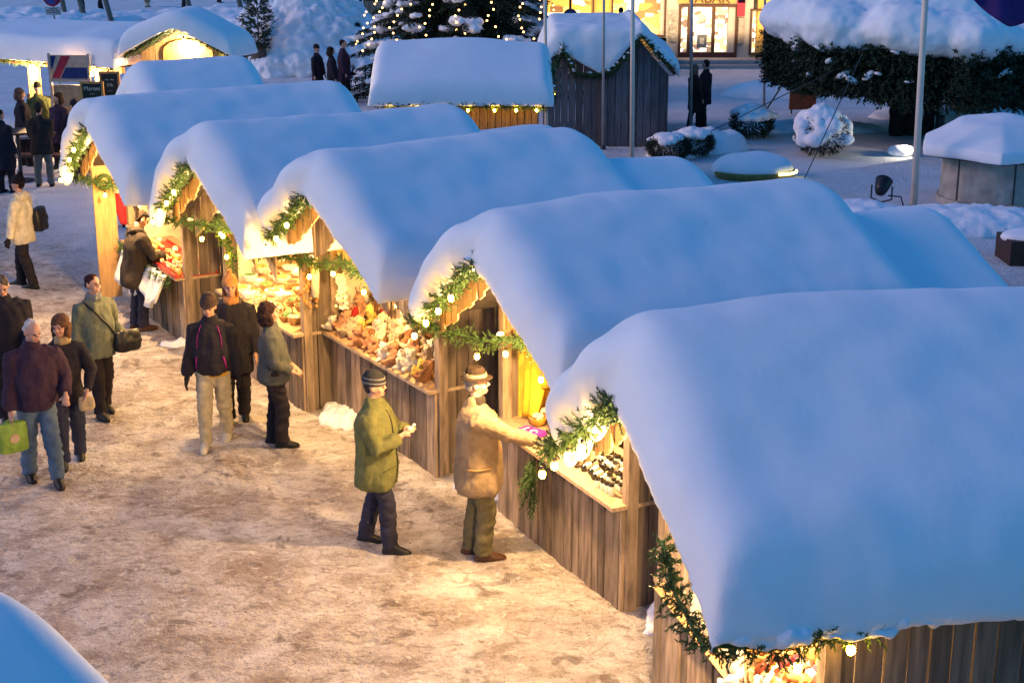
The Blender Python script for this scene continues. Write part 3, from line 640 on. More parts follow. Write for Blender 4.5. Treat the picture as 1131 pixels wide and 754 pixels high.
# people further away
F = dict(far=True)
for (u, v, h, fc, lb, ct, tr, kw) in [
  (50, 206, 1.74, 95, 'man in grey trousers and dark coat with his back turned at the standing table', DKC, GREYT, dict(hem=.70, hair='short', hat='beanie', hatc=(.03, .025, .02), bulk=1.2, stride=(.0, .0), spread=.14, arms=((-.18, -.3, 1.1), (.18, -.3, 1.1)))),
  (8, 212, 1.72, 60, 'person in black winter coat at the left edge of the drinking crowd', BLKJ, DKT, dict(hem=.5, hair='short', bulk=1.2)),
  (30, 184, 1.74, 20, 'woman with brown hair and black coat seen side on in the drinking crowd', BLKJ, DKT, dict(hem=.5, hair='bob', hairc=(.12, .07, .05), bulk=1.15)),
  (48, 176, 1.76, -80, 'person in dark green jacket facing the camera in the drinking crowd', fab('forest_jacket', (.06, .075, .03)), DKT, dict(hem=.7, hat='beanie', hatc=(.03, .03, .025), bulk=1.1)),
  (88, 196, 1.66, 120, 'short person in dark coat on the right of the drinking crowd', BLKJ, DKT, dict(hem=.6, bulk=1.1, hat='cap', hatc=(.03, .02, .03))),
  (70, 186, 1.68, -120, 'person in plum coat behind the standing table in the drinking crowd', PLUMJ, DKT, dict(hem=.6, bulk=1.1, hair='bob')),
  (352, 113, 1.68, -30, 'woman in long dark coat carrying a white bag beside the snow heap', BLKJ, DKT, dict(hem=.5, hat='beanie', hatc=(.03, .02, .02))),
  (368, 117, 1.70, 10, 'person in dark coat with white bag, middle of the three by the snow heap', BLKJ, DKT, dict(hem=.5, stride=(.18, -.18), hair='bob')),
  (381, 113, 1.84, 0, 'tall person in plum coat, rightmost of the three by the snow heap', PLUMJ, DKT, dict(hem=.6, stride=(.12, -.12), bulk=1.1)),
  (766, 142, 1.66, 30, 'shorter of the couple standing in the snow right of the grey hut', DKC, DKT, dict(hem=.5, hair='bob', hairc=(.15, .12, .09))),
  (777, 141, 1.76, 140, 'taller of the couple standing in the snow right of the grey hut', BLKJ, DKT, dict(hem=.6)),
  (989, 150, 1.74, 60, 'left figure standing under the snow laden tree', BLKJ, DKT, dict(hem=.5)),
  (1027, 148, 1.70, 120, 'right figure standing under the snow laden tree', BLKJ, DKT, dict(hem=.5)),
  (383, 9, 1.7, 10, 'walker left of the tub planter, left one of two, only legs in view', DKC, NAVYT, dict(stride=(.2, -.2))),
  (400, 9, 1.7, 0, 'walker left of the tub planter, right one of two, only legs in view', DKC, NAVYT, dict(stride=(.2, -.2))),
  (91, 15, 1.74, 0, 'pedestrian in black trousers walking behind the snack hut, left one of two', BLKJ, DKT, dict(stride=(.12, -.12))),
  (112, 14, 1.70, 180, 'pedestrian in black trousers walking behind the snack hut, right one of two', BLKJ, DKT, dict(stride=(.12, -.12))),
  (163, 8, 1.7, 0, 'pedestrian in tan coat at the top edge above the gabled hut', TANC, TANT, dict(hem=.3)),
  (203, 10, 1.7, 0, 'pedestrian in dark trousers at the top edge beside the leaning posts', BLKJ, DKT, dict()),
  (242, 3, 1.7, 0, 'pedestrian at the top edge above the snow heap', DKC, DKT, dict())]:
    person(u, v, h, fc, lb, ct, tr, **{**F, **kw})
q = PV(685, 55, 53.0); person(0, 0, 1.75, 80, 'man in blue jacket and dark hat in front of the lit shop window', fab('royal_blue_jacket', (.03, .07, .20)), DKT, hat='cap', hatc=(.02, .02, .02), loc=Vector((q.x, 53.0, .5)), **F)
# ------------------------------------------------------------ background: snack huts, huts, building, poles, trees
YEL = mat('yellow_plaster', (.42, .26, .07), .8, .15, 2); GREYP = mat('grey_plaster', (.33, .31, .30), .85, .12, 2); BRN = mat('dark_brown_frame', (.05, .022, .014), .6, .2)
def glow_mat(name, cols, es, sc=3):
    m = bpy.data.materials.new(name); m.use_nodes = True; N = m.node_tree; L = N.links; b = N.nodes['Principled BSDF']
    tc = N.nodes.new('ShaderNodeTexCoord'); v = N.nodes.new('ShaderNodeTexVoronoi'); v.inputs['Scale'].default_value = sc
    mp = N.nodes.new('ShaderNodeMapping'); mp.inputs['Scale'].default_value = (1, 1, 1.6); L.new(tc.outputs['Object'], mp.inputs[0]); L.new(mp.outputs[0], v.inputs[0])
    v.distance = 'CHEBYCHEV'
    s = N.nodes.new('ShaderNodeSeparateColor'); L.new(v.outputs['Color'], s.inputs[0])
    r = N.nodes.new('ShaderNodeValToRGB'); r.color_ramp.interpolation = 'CONSTANT'
    e = r.color_ramp.elements; e[0].color = (*cols[0], 1); e[0].position = 0; e[1].color = (*cols[1], 1); e[1].position = 1/len(cols)
    for i, c in enumerate(cols[2:], 2): x = e.new(i/len(cols)); x.color = (*c, 1)
    L.new(s.outputs[0], r.inputs[0]); L.new(r.outputs[0], b.inputs['Emission Color']); L.new(r.outputs[0], b.inputs['Base Color']); b.inputs['Emission Strength'].default_value = es
    return m
WARMIN = glow_mat('lit_shop_interior', [(1, .55, .10), (.55, .22, .04), (1, .75, .3), (.8, .38, .06), (.25, .10, .03), (1, .9, .6), (.9, .5, .12)], 1.3, 2.6)
WHITEIN = glow_mat('lit_kiosk_interior', [(1, .85, .55), (.5, .35, .2), (.9, .7, .4), (.2, .12, .08), (1, .95, .8), (.6, .55, .45), (.75, .45, .2)], 1.25, 4.5)
YB = 56.0
bld = empty('shop_building', (PV(780, 72, YB).x, YB, 0), 0, 'shop building with lit windows and a tobacco shop door at the top of the photo', 'building')
bx0 = bld.location.x
def bu(u, v): p = PV(u, v, YB); return p.x-bx0, p.z
m = MB()
x0 = bu(560, 0)[0]; x1 = bu(1250, 0)[0]
def wallpiece(u0, u1, v0, v1, mt, name, pr=0.0, th=.3, mb=None):
    a, zt = bu(u0, v0); b, zb = bu(u1, v1); q = MB(); q.box(a, b, -pr, th, zb, zt); return q.build(name, mt, bld)
m.box(x0, x1, .9, 6, -.2, 9); 
m.build('rear_wall', GREYP, bld)
wallpiece(560, 603, -190, 80, GREYP, 'wall'); wallpiece(656, 676, -190, 80, YEL, 'wall'); wallpiece(735, 750, -190, 80, GREYP, 'wall'); wallpiece(813, 829, -190, 80, GREYP, 'wall')
wallpiece(846, 1250, -190, 100, YEL, 'wall'); wallpiece(603, 656, 32, 80, YEL, 'wall'); wallpiece(676, 735, 42, 80, YEL, 'wall'); wallpiece(829, 846, 61, 84, YEL, 'wall')
wallpiece(603, 846, -190, -28, YEL, 'wall')
def win(u0, u1, v0, v1, mt, splits, frame=BRN, fw=.07):
    a, zt = bu(u0, v0); b, zb = bu(u1, v1)
    f = MB(); f.box(a, a+fw, -.05, .12, zb, zt); f.box(b-fw, b, -.05, .12, zb, zt); f.box(a+fw, b-fw, -.05, .12, zt-fw, zt); f.box(a+fw, b-fw, -.05, .12, zb, zb+fw)
    for s in splits: x = bu(s, 0)[0]; f.box(x-fw*.6, x+fw*.6, -.045, .115, zb+fw, zt-fw)
    fo = f.build('window', frame, bld); q = MB(); q.box(a+fw, b-fw, .30, .34, zb+fw, zt-fw); q.build('pane', mt, fo); return a, b, zb, zt
win(603, 656, -28, 31, WARMIN, [630]); win(676, 735, -28, 41, WARMIN, [700]); win(829, 846, 10, 61, WHITEIN, [])
a, b, zb, zt = win(750, 813, 5, 71, WHITEIN, [762, 789], fw=.10)
m = MB(); m.box(a+.1, b-.1, -.03, .28, zb+.1, zb+.42); m.build('door_base', mat('dark_red_door', (.05, .015, .02), .6), bld)
m = MB(); m.box(bu(771, 0)[0], bu(782, 0)[0], -.06, -.05, bu(0, 53)[1], bu(0, 38)[1]); po = m.build('door_notice', mat('notice_grey', (.12, .13, .15), .6), bld)
m = MB(); m.box(bu(774, 0)[0], bu(779, 0)[0], -.07, -.061, bu(0, 49)[1], bu(0, 42)[1]); m.build('notice_picture', mat('notice_pale', (.4, .38, .34), .6), po)
wallpiece(750, 813, -28, 4, mat('fascia', (.34, .22, .07)), 'shop_fascia', .04)
def text(s, size, M_, matl, parent, name='lettering', ext=.01):
    cu = bpy.data.curves.new('t', 'FONT'); cu.body = s; cu.size = size; cu.extrude = ext; cu.align_x = 'CENTER'
    o = bpy.data.objects.new('t', cu); COL.objects.link(o); bpy.context.view_layer.update()
    me = bpy.data.meshes.new_from_object(o.evaluated_get(bpy.context.evaluated_depsgraph_get())); bpy.data.objects.remove(o); bpy.data.curves.remove(cu)
    me.transform(M_); me.materials.clear(); me.materials.append(matl); return link(name, me, parent)
text('TABAK', .52, T(bu(782, 0)[0], -.07, bu(0, 3.5)[1]) @ rotm('X', R(90)), BRN, bld)
RED = mat('red_sign', (.35, .01, .03), .5, .05)
wallpiece(815, 822, -10, 18, RED, 'red_sign', .12, -.02); wallpiece(815.5, 821, 20, 48, mat('grey_vending', (.2, .17, .16)), 'wall_machine', .15, -.02)
for i in range(4): wallpiece(738.5, 746.5, 12+i*9, 19+i*9, mat('poster_grey', (.22, .21, .2), .8, .5, 9), 'notice_board', .05, -.01)
m = MB(); a = bu(748, 0)[0]; b = bu(862, 0)[0]
m.box(a, b, -1.0, -.001, -.1, .28); m.box(a-.3, b+.3, -1.4, -1.001, -.1, .14); m.build('steps', GREYP, bld); m = MB(); m.box(bu(664, 0)[0], bu(736, 0)[0], -3.6, -.001, -.1, .5); m.build('terrace', GREYP, bld)
wallpiece(606, 622, 14, 28, mat('white_sign', (.9, .8, .6), emit=(1, .8, .5), es=.9), 'lit_sign', .12, -.02)
ld = bpy.data.lights.new('shop', 'AREA'); ld.shape = 'RECTANGLE'; ld.size = 7; ld.size_y = 1.5; ld.energy = 110*LAMP; ld.color = (1, .66, .3)
lo = bpy.data.objects.new('shop_light', ld); COL.objects.link(lo); lo.location = (bx0-1, YB-.2, 1.8); lo.rotation_euler = (R(80), 0, 0)
# wooden hut with lit eave facing the camera, and twin gabled grey hut
def gable_hut(x0, x1, y, zb, eh, rh, D, root, mt, n=0):
    xm = (x0+x1)/2; f = lambda x: rh-(rh-eh)*abs(x-xm)/((x1-x0)/2)
    m = MB(); planks(m, x0, x1, zb, lambda x: f(x)-.03, y, .04, .17); m.build('front_wall', mt, root)
    m = MB(); planks(m, x0, x1, zb, lambda x: f(x)-.03, y+D, .04, .17); m.build('rear_wall', mt, root)
    for xx in (x0, x1): m = MB(); planks(m, y+.03, y+D-.03, zb, eh-.03, xx, .04, .17, 'y'); m.build('side_wall', mt, root)
pb = G(560, 112, 1.95); 
hb = empty('wooden_hut', (0, 0, 0), 0, 'wooden hut with bulbs strung under its long snow eave, left of the grey hut', 'market hut')
yb = pb.y; xa, xb = PV(424, 112, yb).x, PV(594, 112, yb).x
hb.location = (xa, yb, 0); Wb = xb-xa; Db = 3.0
m = MB(); planks(m, 0, Wb, 0, 1.95, 0, .04, .15); m.build('front_wall', mat('brown_boards', (.26, .15, .07), .85, .35, 5, .3, 30, sc=(6, 6, .5), island=.2), hb)
m = MB(); planks(m, 0, Wb, 0, 1.95, Db, .04, .15); m.build('rear_wall', WOODO, hb)
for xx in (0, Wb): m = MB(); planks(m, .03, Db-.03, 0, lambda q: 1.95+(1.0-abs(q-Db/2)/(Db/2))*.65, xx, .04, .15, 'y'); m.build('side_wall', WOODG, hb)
m = MB(); ang = math.atan2(.7, Db/2+.3)
for s in (-1, 1):
    m.box(-.2, Wb+.2, -.02, math.hypot(.7, Db/2+.3), -.03, .02, M=T(0, Db/2, 2.65) @ (rotm('X', -ang) if s > 0 else rotm('Z', math.pi) @ T(-Wb, 0, 0) @ rotm('X', -ang)))
m.build('roof', EDGE, hb)
m = MB(); snow_slab(m, lambda x, y: 2.67-(.7/(Db/2+.3))*(math.sqrt((y-Db/2)**2+.05)-.1), -.3, Wb+.32, -.48, Db+.4, .42, edge=.3, seed=71)
soft(m, 'snow_cover', SNOW, hb, .05, 6, ((.03, .8),))
garland((xa, yb, 0), 0, [(-.1, -.42, 1.92), (Wb*.3, -.42, 1.9), (Wb*.65, -.42, 1.91), (Wb+.15, -.42, 1.88), (Wb+.3, -.3, 2.0), (Wb+.3, .2, 2.3), (Wb+.3, .7, 2.6)], 'fir garland with warm bulbs under the long eave of the wooden hut', 'fir garlands on the rear huts',
        [(Wb*t, -.46, 1.84) for t in (.04, .2, .38, .55, .72, .86, .99)]+[(Wb+.32, .05, 2.1)], dens=50, r=.06)
# grey hut
yc = 37.0
def hx(u): return PV(u, 120, yc).x
hc = empty('grey_hut', (0, yc, 0), 0, 'grey plank hut with two gables under deep snow, behind the flagpoles', 'market hut')
m1 = MB(); z = lambda v: PV(600, v, yc).z
gable_hut(hx(662), hx(737), 0, 0, z(82), z(36), 4.0, hc, WOODG)
m = MB(); planks(m, hx(604), hx(662), 0, lambda x: z(62)+(z(80)-z(62))*min(1, abs(x-hx(620))/(hx(662)-hx(620))), .25, .04, .17); m.build('front_wall', WOODG, hc)
m = MB(); planks(m, .28, 4.2, 0, 1.8, hx(604), .04, .17, 'y'); m.build('side_wall', WOODG, hc)
XA, XM, XB = hx(620), hx(706), hx(745)
def fC(x, y):
    a = z(34)-(z(34)-z(80))*abs(x-XM)/(XB-XM); b = z(56)-(z(56)-z(84))*abs(x-XA)/(hx(668)-XA)
    return max(a, b, z(88))
def tC(x, y):
    u0, u1 = hx(612), hx(702)
    t_ = z(29) if u0 < x < u1 else (z(29)-(z(29)-z(62))*(x-u1)/(hx(750)-u1) if x > u1 else z(29)-(z(29)-z(60))*(u0-x)/(u0-hx(592)))
    return max(.25, t_-fC(x, y))
m = MB(); snow_slab(m, fC, hx(596), hx(750), -.32, 4.4, 1.0, edge=.30, nx_=70, seed=77, tx=tC, sag=.05, vary=0)
soft(m, 'snow_cover', SNOW, hc, .06, 6, ((.06, .9), (.03, 3)))
m = MB()
def slope(mm, xa_, za_, xb_, zb_): mm.tube([(xa_, -.2, za_), (xb_, -.2, zb_)], .07, 6)
for (p_, q_) in (((612, 74), (621, 52)), ((621, 52), (634, 84)), ((634, 84), (672, 84)), ((672, 84), (706, 36)), ((706, 36), (744, 80))):
    m = MB(); slope(m, hx(p_[0]), z(p_[1]), hx(q_[0]), z(q_[1])); m.build('roof_edge', EDGE, hc)
garland((0, yc, 0), 0, [(hx(612), -.3, z(72)), (hx(621), -.3, z(50)), (hx(634), -.3, z(80)), (hx(655), -.3, z(82)), (hx(672), -.3, z(79)), (hx(690), -.3, z(62)), (hx(706), -.3, z(38)), (hx(722), -.3, z(58)), (hx(744), -.3, z(76))],
        'dark fir garland along the zigzag gables of the grey hut', 'fir garlands on the rear huts', (), dens=60, r=.13, snowy=.3)
# flagpoles
def pole(u, v, top, rad, label, lean=0, mt=METAL):
    p = G(u, v); q = PV(top[0], top[1], p.y)
    r = empty('flagpole', (p.x, p.y, 0), 0, label, 'flagpole', 'flagpoles on the plaza'); d = q-p; d = d*((6.0)/d.z) if d.z < 6 else d
    m = MB(); m.tube([(0, 0, -.1), tuple(d)], [rad, rad*.8], 14); m.build('mast', mt, r, True)
    m = MB(); m.rings([(-.02, rad*2, rad*2, 0, 0), (.05, rad*2, rad*2, 0, 0), (.10, rad*1.2, rad*1.2, 0, 0)], 14); m.build('base_collar', DMET, r, True)
    m = MB(); m.ell(d, rad*1.5); m.build('finial', DMET, r, True); return r
LITM = mat('warm_lit_mast', (.78, .62, .50), .45, .1, 3)  # warm light on these masts is put into their colour
pole(604, 168, (602, 0), .045, 'slim flagpole between the wooden hut and the grey hut', mt=LITM)
pole(666, 165, (667, 0), .035, 'thin grey flagpole in front of the grey hut')
pole(698, 182, (699, 0), .055, 'warmly lit flagpole in front of the gable of the grey hut', mt=LITM)
pole(763, 145, (764, 0), .045, 'grey flagpole beside the couple in the snow')
pole(844, 120, (845, 0), .04, 'grey flagpole at the left end of the snow laden tree')
pole(1009, 232, (1022, 0), .07, 'tall warmly lit flagpole in front of the snow laden tree', mt=LITM)
# guy wires and rods
def wire(a, b, label, rad=.012, mt=DMET, cat='cable', name='guy_wire', group=None):
    m = MB(); m.tube([a, b], rad, 5); return tag(m.build(name, mt, None), label, cat, group)
p = G(730, 172); wire((p.x, p.y, 0), tuple(PV(958, 60, p.y+1)), 'long guy wire rising right from the snow covered bushes')
p = G(885, 205); wire((p.x, p.y, 0), tuple(PV(952, 60, p.y+1.5)), 'guy wire in front of the round snowy bush')
p = G(846, 122); wire((p.x, p.y, 0), tuple(PV(864, 94, p.y)), 'short dark strut at the foot of the left pole under the tree', .025)
# snow laden low tree
def leafcloud(n, fn, L, w, m=0):
    mb = MB()
    for _ in range(n):
        p, d = fn(); sprig(mb, Vector(p), Vector(d), L*rnd(.7, 1.3), w, 6, m)
    return mb
pt = G(1001, 150); tx_, ty_ = pt.x, pt.y
zt = lambda v: PV(1000, v, ty_-2.0).z
xl = PV(845, 80, ty_-1).x-tx_; xr = 4.6
tr = empty('spreading_tree', (tx_, ty_, 0), 0, 'low spreading evergreen with a thick dome of snow on top, at the upper right', 'tree')
m = MB(); 
for (dx, dy, r_) in ((-.25, 0, .16), (.1, .1, .2), (.42, -.05, .12)): m.tube([(dx, dy, -.1), (dx*1.2, dy*1.3, .6), (dx*2.5, dy*3, 1.5), (dx*5, dy*6, 2.6)], [r_, r_*.85, r_*.7, r_*.35], 9)
for k in range(14):
    a = k*.45; m.tube([(0, 0, 1.0), (math.cos(a)*1.6, math.sin(a)*1.4, 1.9), (math.cos(a)*3.2, math.sin(a)*2.6, 2.3)], [.09, .06, .02], 6)
m.build('trunk', mat('dark_bark', (.025, .02, .018), .9, .4, 10), tr)
def shape(a):   # outline radius
    return (3.6+.2*math.sin(a*3+1)+.12*math.sin(a*7)) * (1 if math.cos(a) < 0 else 1.25)
def fn():
    a = rnd(0, 6.283); q = math.sqrt(rnd(.25, 1)); r = shape(a)*q; x, y = r*math.cos(a), r*.8*math.sin(a)
    zlo = 1.12-.10*x*.5+.22*noise.noise((x*.8, y*.8, 5)); zhi = 2.9-.35*q*q+.28*noise.noise((x*1.3, y*1.3, 8))
    z_ = rnd(zlo, zhi); return (x, y, z_), (math.cos(a)+rnd(-.6, .6), math.sin(a)+rnd(-.6, .6), rnd(-.8, .3))
leafcloud(19000, fn, .26, .03).build('crown', NEEDD, tr)
m = MB(); V_ = []
import itertools
m.rings([(2.4, 2.6*1.1, 2.2, .3, 0), (2.65, 3.3*1.1, 2.7, .3, 0), (3.2, 3.15*1.1, 2.5, .3, 0), (3.75, 2.5*1.1, 1.9, .3, 0), (4.05, 1.5, 1.2, .3, 0)], 32)
for k in range(44):
    a = k*6.283/44; r = shape(a)*rnd(.84, .90); m.ell((r*math.cos(a), r*.8*math.sin(a), 2.75+rnd(-.2, .12)), (rnd(.5, .7), rnd(.5, .7), rnd(.38, .5)))
for k in range(60):
    a = rnd(0, 6.28); r = shape(a)*math.sqrt(rnd(0, .8)); m.ell((r*math.cos(a), r*.8*math.sin(a), 3.35-.55*(r/3.6)**2+rnd(-.05, .05)), (rnd(.8, 1.1), rnd(.8, 1.1), rnd(.5, .6)))
soft(m, 'snow_cover', SNOW, tr, .08, 26, ((.10, .9), (.05, 3), (.03, 7)))
m = MB()
for _ in range(34):
    a = rnd(3.3, 6.1); r = shape(a)*1.0; x, y = r*math.cos(a), r*.8*math.sin(a); m.ell((x, y-.02, rnd(1.7, 2.5)), (rnd(.05, .24), rnd(.05, .12), rnd(.03, .09)), n=8, k=5, M=rotm('Y', rnd(-.7, .7)).to_3x3())
tag(m.build('snow_clumps', SNOW, tr, True), kind='stuff')
# round bushes, mounds
def bush(u, v, r, h, label, snow=1.0, seed=0, name='snowy_bush'):
    p = G(u, v); root = empty(name, (p.x, p.y, 0), 0, label, 'bush', 'snow covered bushes on the plaza')
    def fb():
        a = rnd(0, 6.283); f = math.acos(rnd(-.9, 1)); q = rnd(.75, 1); n_ = Vector((math.sin(f)*math.cos(a), math.sin(f)*math.sin(a), math.cos(f)))
        return (n_.x*r*q, n_.y*r*q, h*.5+n_.z*h*.5*q), n_
    leafcloud(1700, fb, .075, .012).build('foliage', NEEDD, root)
    m = MB(); 
    for k in range(int(34*snow)):
        a = rnd(0, 6.283); f = rnd(0, 1.9 if snow > .8 else 1.1); m.ell((math.sin(f)*math.cos(a)*r*.95, math.sin(f)*math.sin(a)*r*.95, h*.5+math.cos(f)*h*.5), (rnd(.15, .32)*r*1.3, rnd(.15, .32)*r*1.3, rnd(.12, .2)*h))
    m.ell((0, 0, h*.9), (r*.75, r*.75, h*.22))
    if snow > .8: m.ell((0, 0, h*.58), (r*.93, r*.93, h*.42))
    soft(m, 'snow_cover', SNOWR, root, .035, 3, ((.02, 8),)); return root
bush(906, 172, .62, 1.05, 'round ball shaped bush plastered with snow near the guy wires')
bush(830, 152, .55, .75, 'smaller dark twiggy bush with a cap of snow behind the mounds', .7)
bush(738, 176, .5, .55, 'low snow covered bush at the left end of the white mounds', .6)
bush(765, 172, .5, .6, 'low snow covered bush in the middle of the white mounds', .6)
p = G(790, 172)
mound('snow_mound', [(G(745, 172).x, G(745, 172).y, .7, .5, .55, 0), (G(775, 168).x, G(775, 168).y, .9, .5, .6, 0), (G(800, 166).x, G(800, 166).y, .6, .4, .5, 0)], SNOW, kind='structure')
# yellow edged boat shaped planter
p = G(833, 196); pl = empty('round_planter', (p.x, p.y, 0), 0, 'low planter with yellow lit rim under a dome of snow', 'planter')
m = MB(); m.rings([(-.1, .75, .5, 0, 0), (.12, .9, .6, 0, 0), (.16, .9, .6, 0, 0)], 28); m.build('tub', mat('olive_tub', (.20, .17, .05), .7), pl, True)
m = MB(); m.ell((-.05, .05, .20), (.92, .62, .36), n=24, k=12); soft(m, 'snow_cover', SNOW, pl, .05, 4, ((.05, 2),))
m = MB(); m.tube([(.45, -.54, .15), (.7, -.42, .15), (.87, -.22, .15), (.92, .0, .15)], .03, 6); m.build('glowing_rim', mat('yellow_strip', (1, .8, .2), emit=(1, .78, .25), es=3), pl)  # yellow piece of the rim, given its own glow
mound('snow_mound', [(G(800, 225).x, G(800, 225).y, .9, .5, .35, 0), (G(870, 225).x, G(870, 225).y, 1.0, .6, .4, 0), (G(940, 245).x, G(940, 245).y, 1.3, .8, .4, 0), (G(1060, 250).x, G(1060, 250).y, 2.0, 1.0, .38, 0), (G(1000, 262).x, G(1000, 262).y, .6, .4, .3, 0)], SNOWR, kind='structure')
mound('snow_mound', [(G(900, 150).x, G(900, 150).y+1, 2.2, .8, .25, 0), (G(1060, 130).x, G(1060, 130).y, 2.6, 1.2, .4, 0), (G(960, 120).x, G(960, 120).y+3, 4, 1.2, .7, 0)], SNOW, .12, kind='structure')
# orange box behind
p = G(886, 126); r = empty('orange_board', (p.x, p.y, 0), 0, 'orange brown board standing under the left end of the snow laden tree', 'board')
m = MB(); m.box(-.38, .38, 0, .05, .12, .66); m.build('panel', mat('rust_orange', (.30, .08, .03), .7), r)
for s in (-.3, .3): m = MB(); m.box(s-.02, s+.02, .052, .09, 0, .6); m.build('leg', DMET, r)
# round stone kiosk / well
p = G(1108, 232); kx, ky = p.x+.1, p.y+.9
k_ = empty('round_kiosk', (kx, ky, 0), 0, 'low round stone walled well with a wide roof of snow at the right edge', 'well')
m = MB(); m.rings([(-.1, 1.15, 1.15, 0, 0), (.12, 1.15, 1.15, 0, 0), (.125, 1.08, 1.08, 0, 0), (.98, 1.08, 1.08, 0, 0)], 40); 
m.build('wall', mat('pale_stone', (.36, .33, .29), .85, .25, 4, .4, 12), k_)
for a in range(6):
    q = a*1.047+4.2; m = MB(); m.box(-.015, .015, 1.082, 1.092, .13, .97, M=rotm('Z', q)); m.build('panel_joint', DMET, k_)
hexr = [(1.62*math.cos(a*math.pi/3+.25), 1.62*math.sin(a*math.pi/3+.25)) for a in range(6)]
m = MB(); m.add([(x, y, z_) for z_ in (.98, 1.04) for (x, y) in hexr], [tuple(range(6))[::-1], tuple(range(6, 12))]+[(i, (i+1) % 6, 6+(i+1) % 6, 6+i) for i in range(6)]); m.build('roof', EDGE, k_)
m = MB(); m.add([(x*s_, y*s_, z_) for (s_, z_) in ((1.03, 1.0), (1.03, 1.2), (.55, 1.62), (.12, 1.75)) for (x, y) in hexr], [tuple(range(6))[::-1], tuple(range(18, 24))]+[(j*6+i, j*6+(i+1) % 6, j*6+6+(i+1) % 6, j*6+6+i) for i in range(6) for j in range(3)])
soft(m, 'snow_cover', SNOW, k_, .05, 5, ((.04, 1.3),))
# dark wooden crate at the right edge
p = G(1125, 290); m = MB(); m.box(p.x-.25, p.x+1.2, p.y-.3, p.y+.5, 0, .42); c_ = empty('planter_box', (0, 0, 0), 0, 'dark wooden box just in view at the right edge below the well', 'planter')
m.build('box_side', BRN, c_); m = MB(); m.ell((p.x+.45, p.y+.1, .42), (.8, .45, .16)); soft(m, 'snow_cover', SNOWR, c_, .05, 3)
# spotlight on the plaza
p = G(972, 238); s_ = empty('spotlight', (p.x, p.y, .28), R(-30), 'black floodlight on a bracket in the snow left of the tall pole', 'spotlight')
m = MB(); m.M = T(0, 0, .28) @ rotm('X', R(-50)); m.rings([(-.16, .09, .09, 0, 0), (-.05, .13, .13, 0, 0), (.10, .16, .15, 0, 0), (.16, .17, .16, 0, 0)], 20); m.build('housing', BLACK, s_, True)
m = MB(); m.M = T(0, 0, .28) @ rotm('X', R(-50)); m.rings([(.161, .14, .13, 0, 0), (.170, .14, .13, 0, 0)], 20); m.build('lens', mat('lens_glass', (.10, .06, .05), .1), s_)
m = MB(); m.tube([(-.2, 0, .3), (-.2, 0, .05), (0, 0, -.02), (.2, 0, .05), (.2, 0, .3)], .018, 6); m.build('bracket', DMET, s_)
m = MB(); m.tube([(.1, .1, .1), (.35, .1, .1), (.45, 0, -.1), (.5, -.1, -.3)], .015, 6); m.build('cable', BLACK, s_)
p = G(911, 262); m = MB(); m.tube([(p.x, p.y, -.05), (p.x, p.y, .52)], .035, 8); m.tube([(p.x, p.y, .52), (p.x, p.y, .54)], .045, 8); tag(m.build('short_post', METAL), 'short grey metal post poking from the pinkish snow behind the bottle stall roof', 'post')
mound('snow_mound', [(G(915, 258).x, G(915, 258).y+.2, 1.1, .8, .25, 0)], SNOW, kind='structure')
p = G(1037, 150); m = MB(); m.rings([(0, .12, .12, 0, 0), (.5, .12, .12, 0, 0), (.53, .10, .10, 0, 0)], 12); m.M = T(p.x, p.y, 0); m.v = [(x+p.x, y+p.y, z_) for x, y, z_ in m.v]; tag(m.build('bollard', DMET), 'dark bollard right of the trunk under the snow laden tree', 'bollard')
# glowing ground light below the tree
p = G(1005, 172); m = MB(); m.ell((p.x-.2, p.y, .1), (.35, .25, .16)); o = soft(m, 'ground_lamp', SNOWR, None, .04, 2, ((.05, 6),)); tag(o, 'snow lump glowing over a buried ground lamp in front of the tree', 'ground lamp')
ld = bpy.data.lights.new('gl', 'SPOT'); ld.energy = 45*LAMP; ld.color = (1, .86, .6); ld.spot_size = R(95); ld.shadow_soft_size = .06; lo = bpy.data.objects.new('ground_lamp_light', ld); COL.objects.link(lo); lo.location = (p.x+.15, p.y-.3, .38); lo.rotation_euler = (R(72), 0, R(80))
# drooping flag top right
q0 = PV(1118, -30, 26.0); fl = empty('flag', q0, 0, 'dark purple flag drooping into the top right corner', 'flag')
m = MB(); N_ = 24
for j in range(10):
    pass
V_ = []; F_ = []
for j in range(13):
    for i in range(25):
        t = i/24; s2 = j/12; x = -.62+1.5*t; zb = -.80-.10*math.sin(3.14*min(1, t*1.3)) + .65*max(0, .45-t)**1.2*1.5 + .35*max(0, t-.55)
        V_.append((x, .08*math.sin(t*14+s2*2), (zb)*(1-s2)+.5*s2))
F_ = [(j*25+i, j*25+i+1, j*25+25+i+1, j*25+25+i) for j in range(12) for i in range(24)]
m.add(V_, F_); fo = m.build('cloth', mat('purple_flag', (.05, .018, .14), .7, .1), fl, True); md = fo.modifiers.new('s', 'SOLIDIFY'); md.thickness = .012
m = MB(); m.tube([(-.7, 0, .5), (1.6, 0, .5)], .025, 8); m.build('flag_arm', DMET, fl)
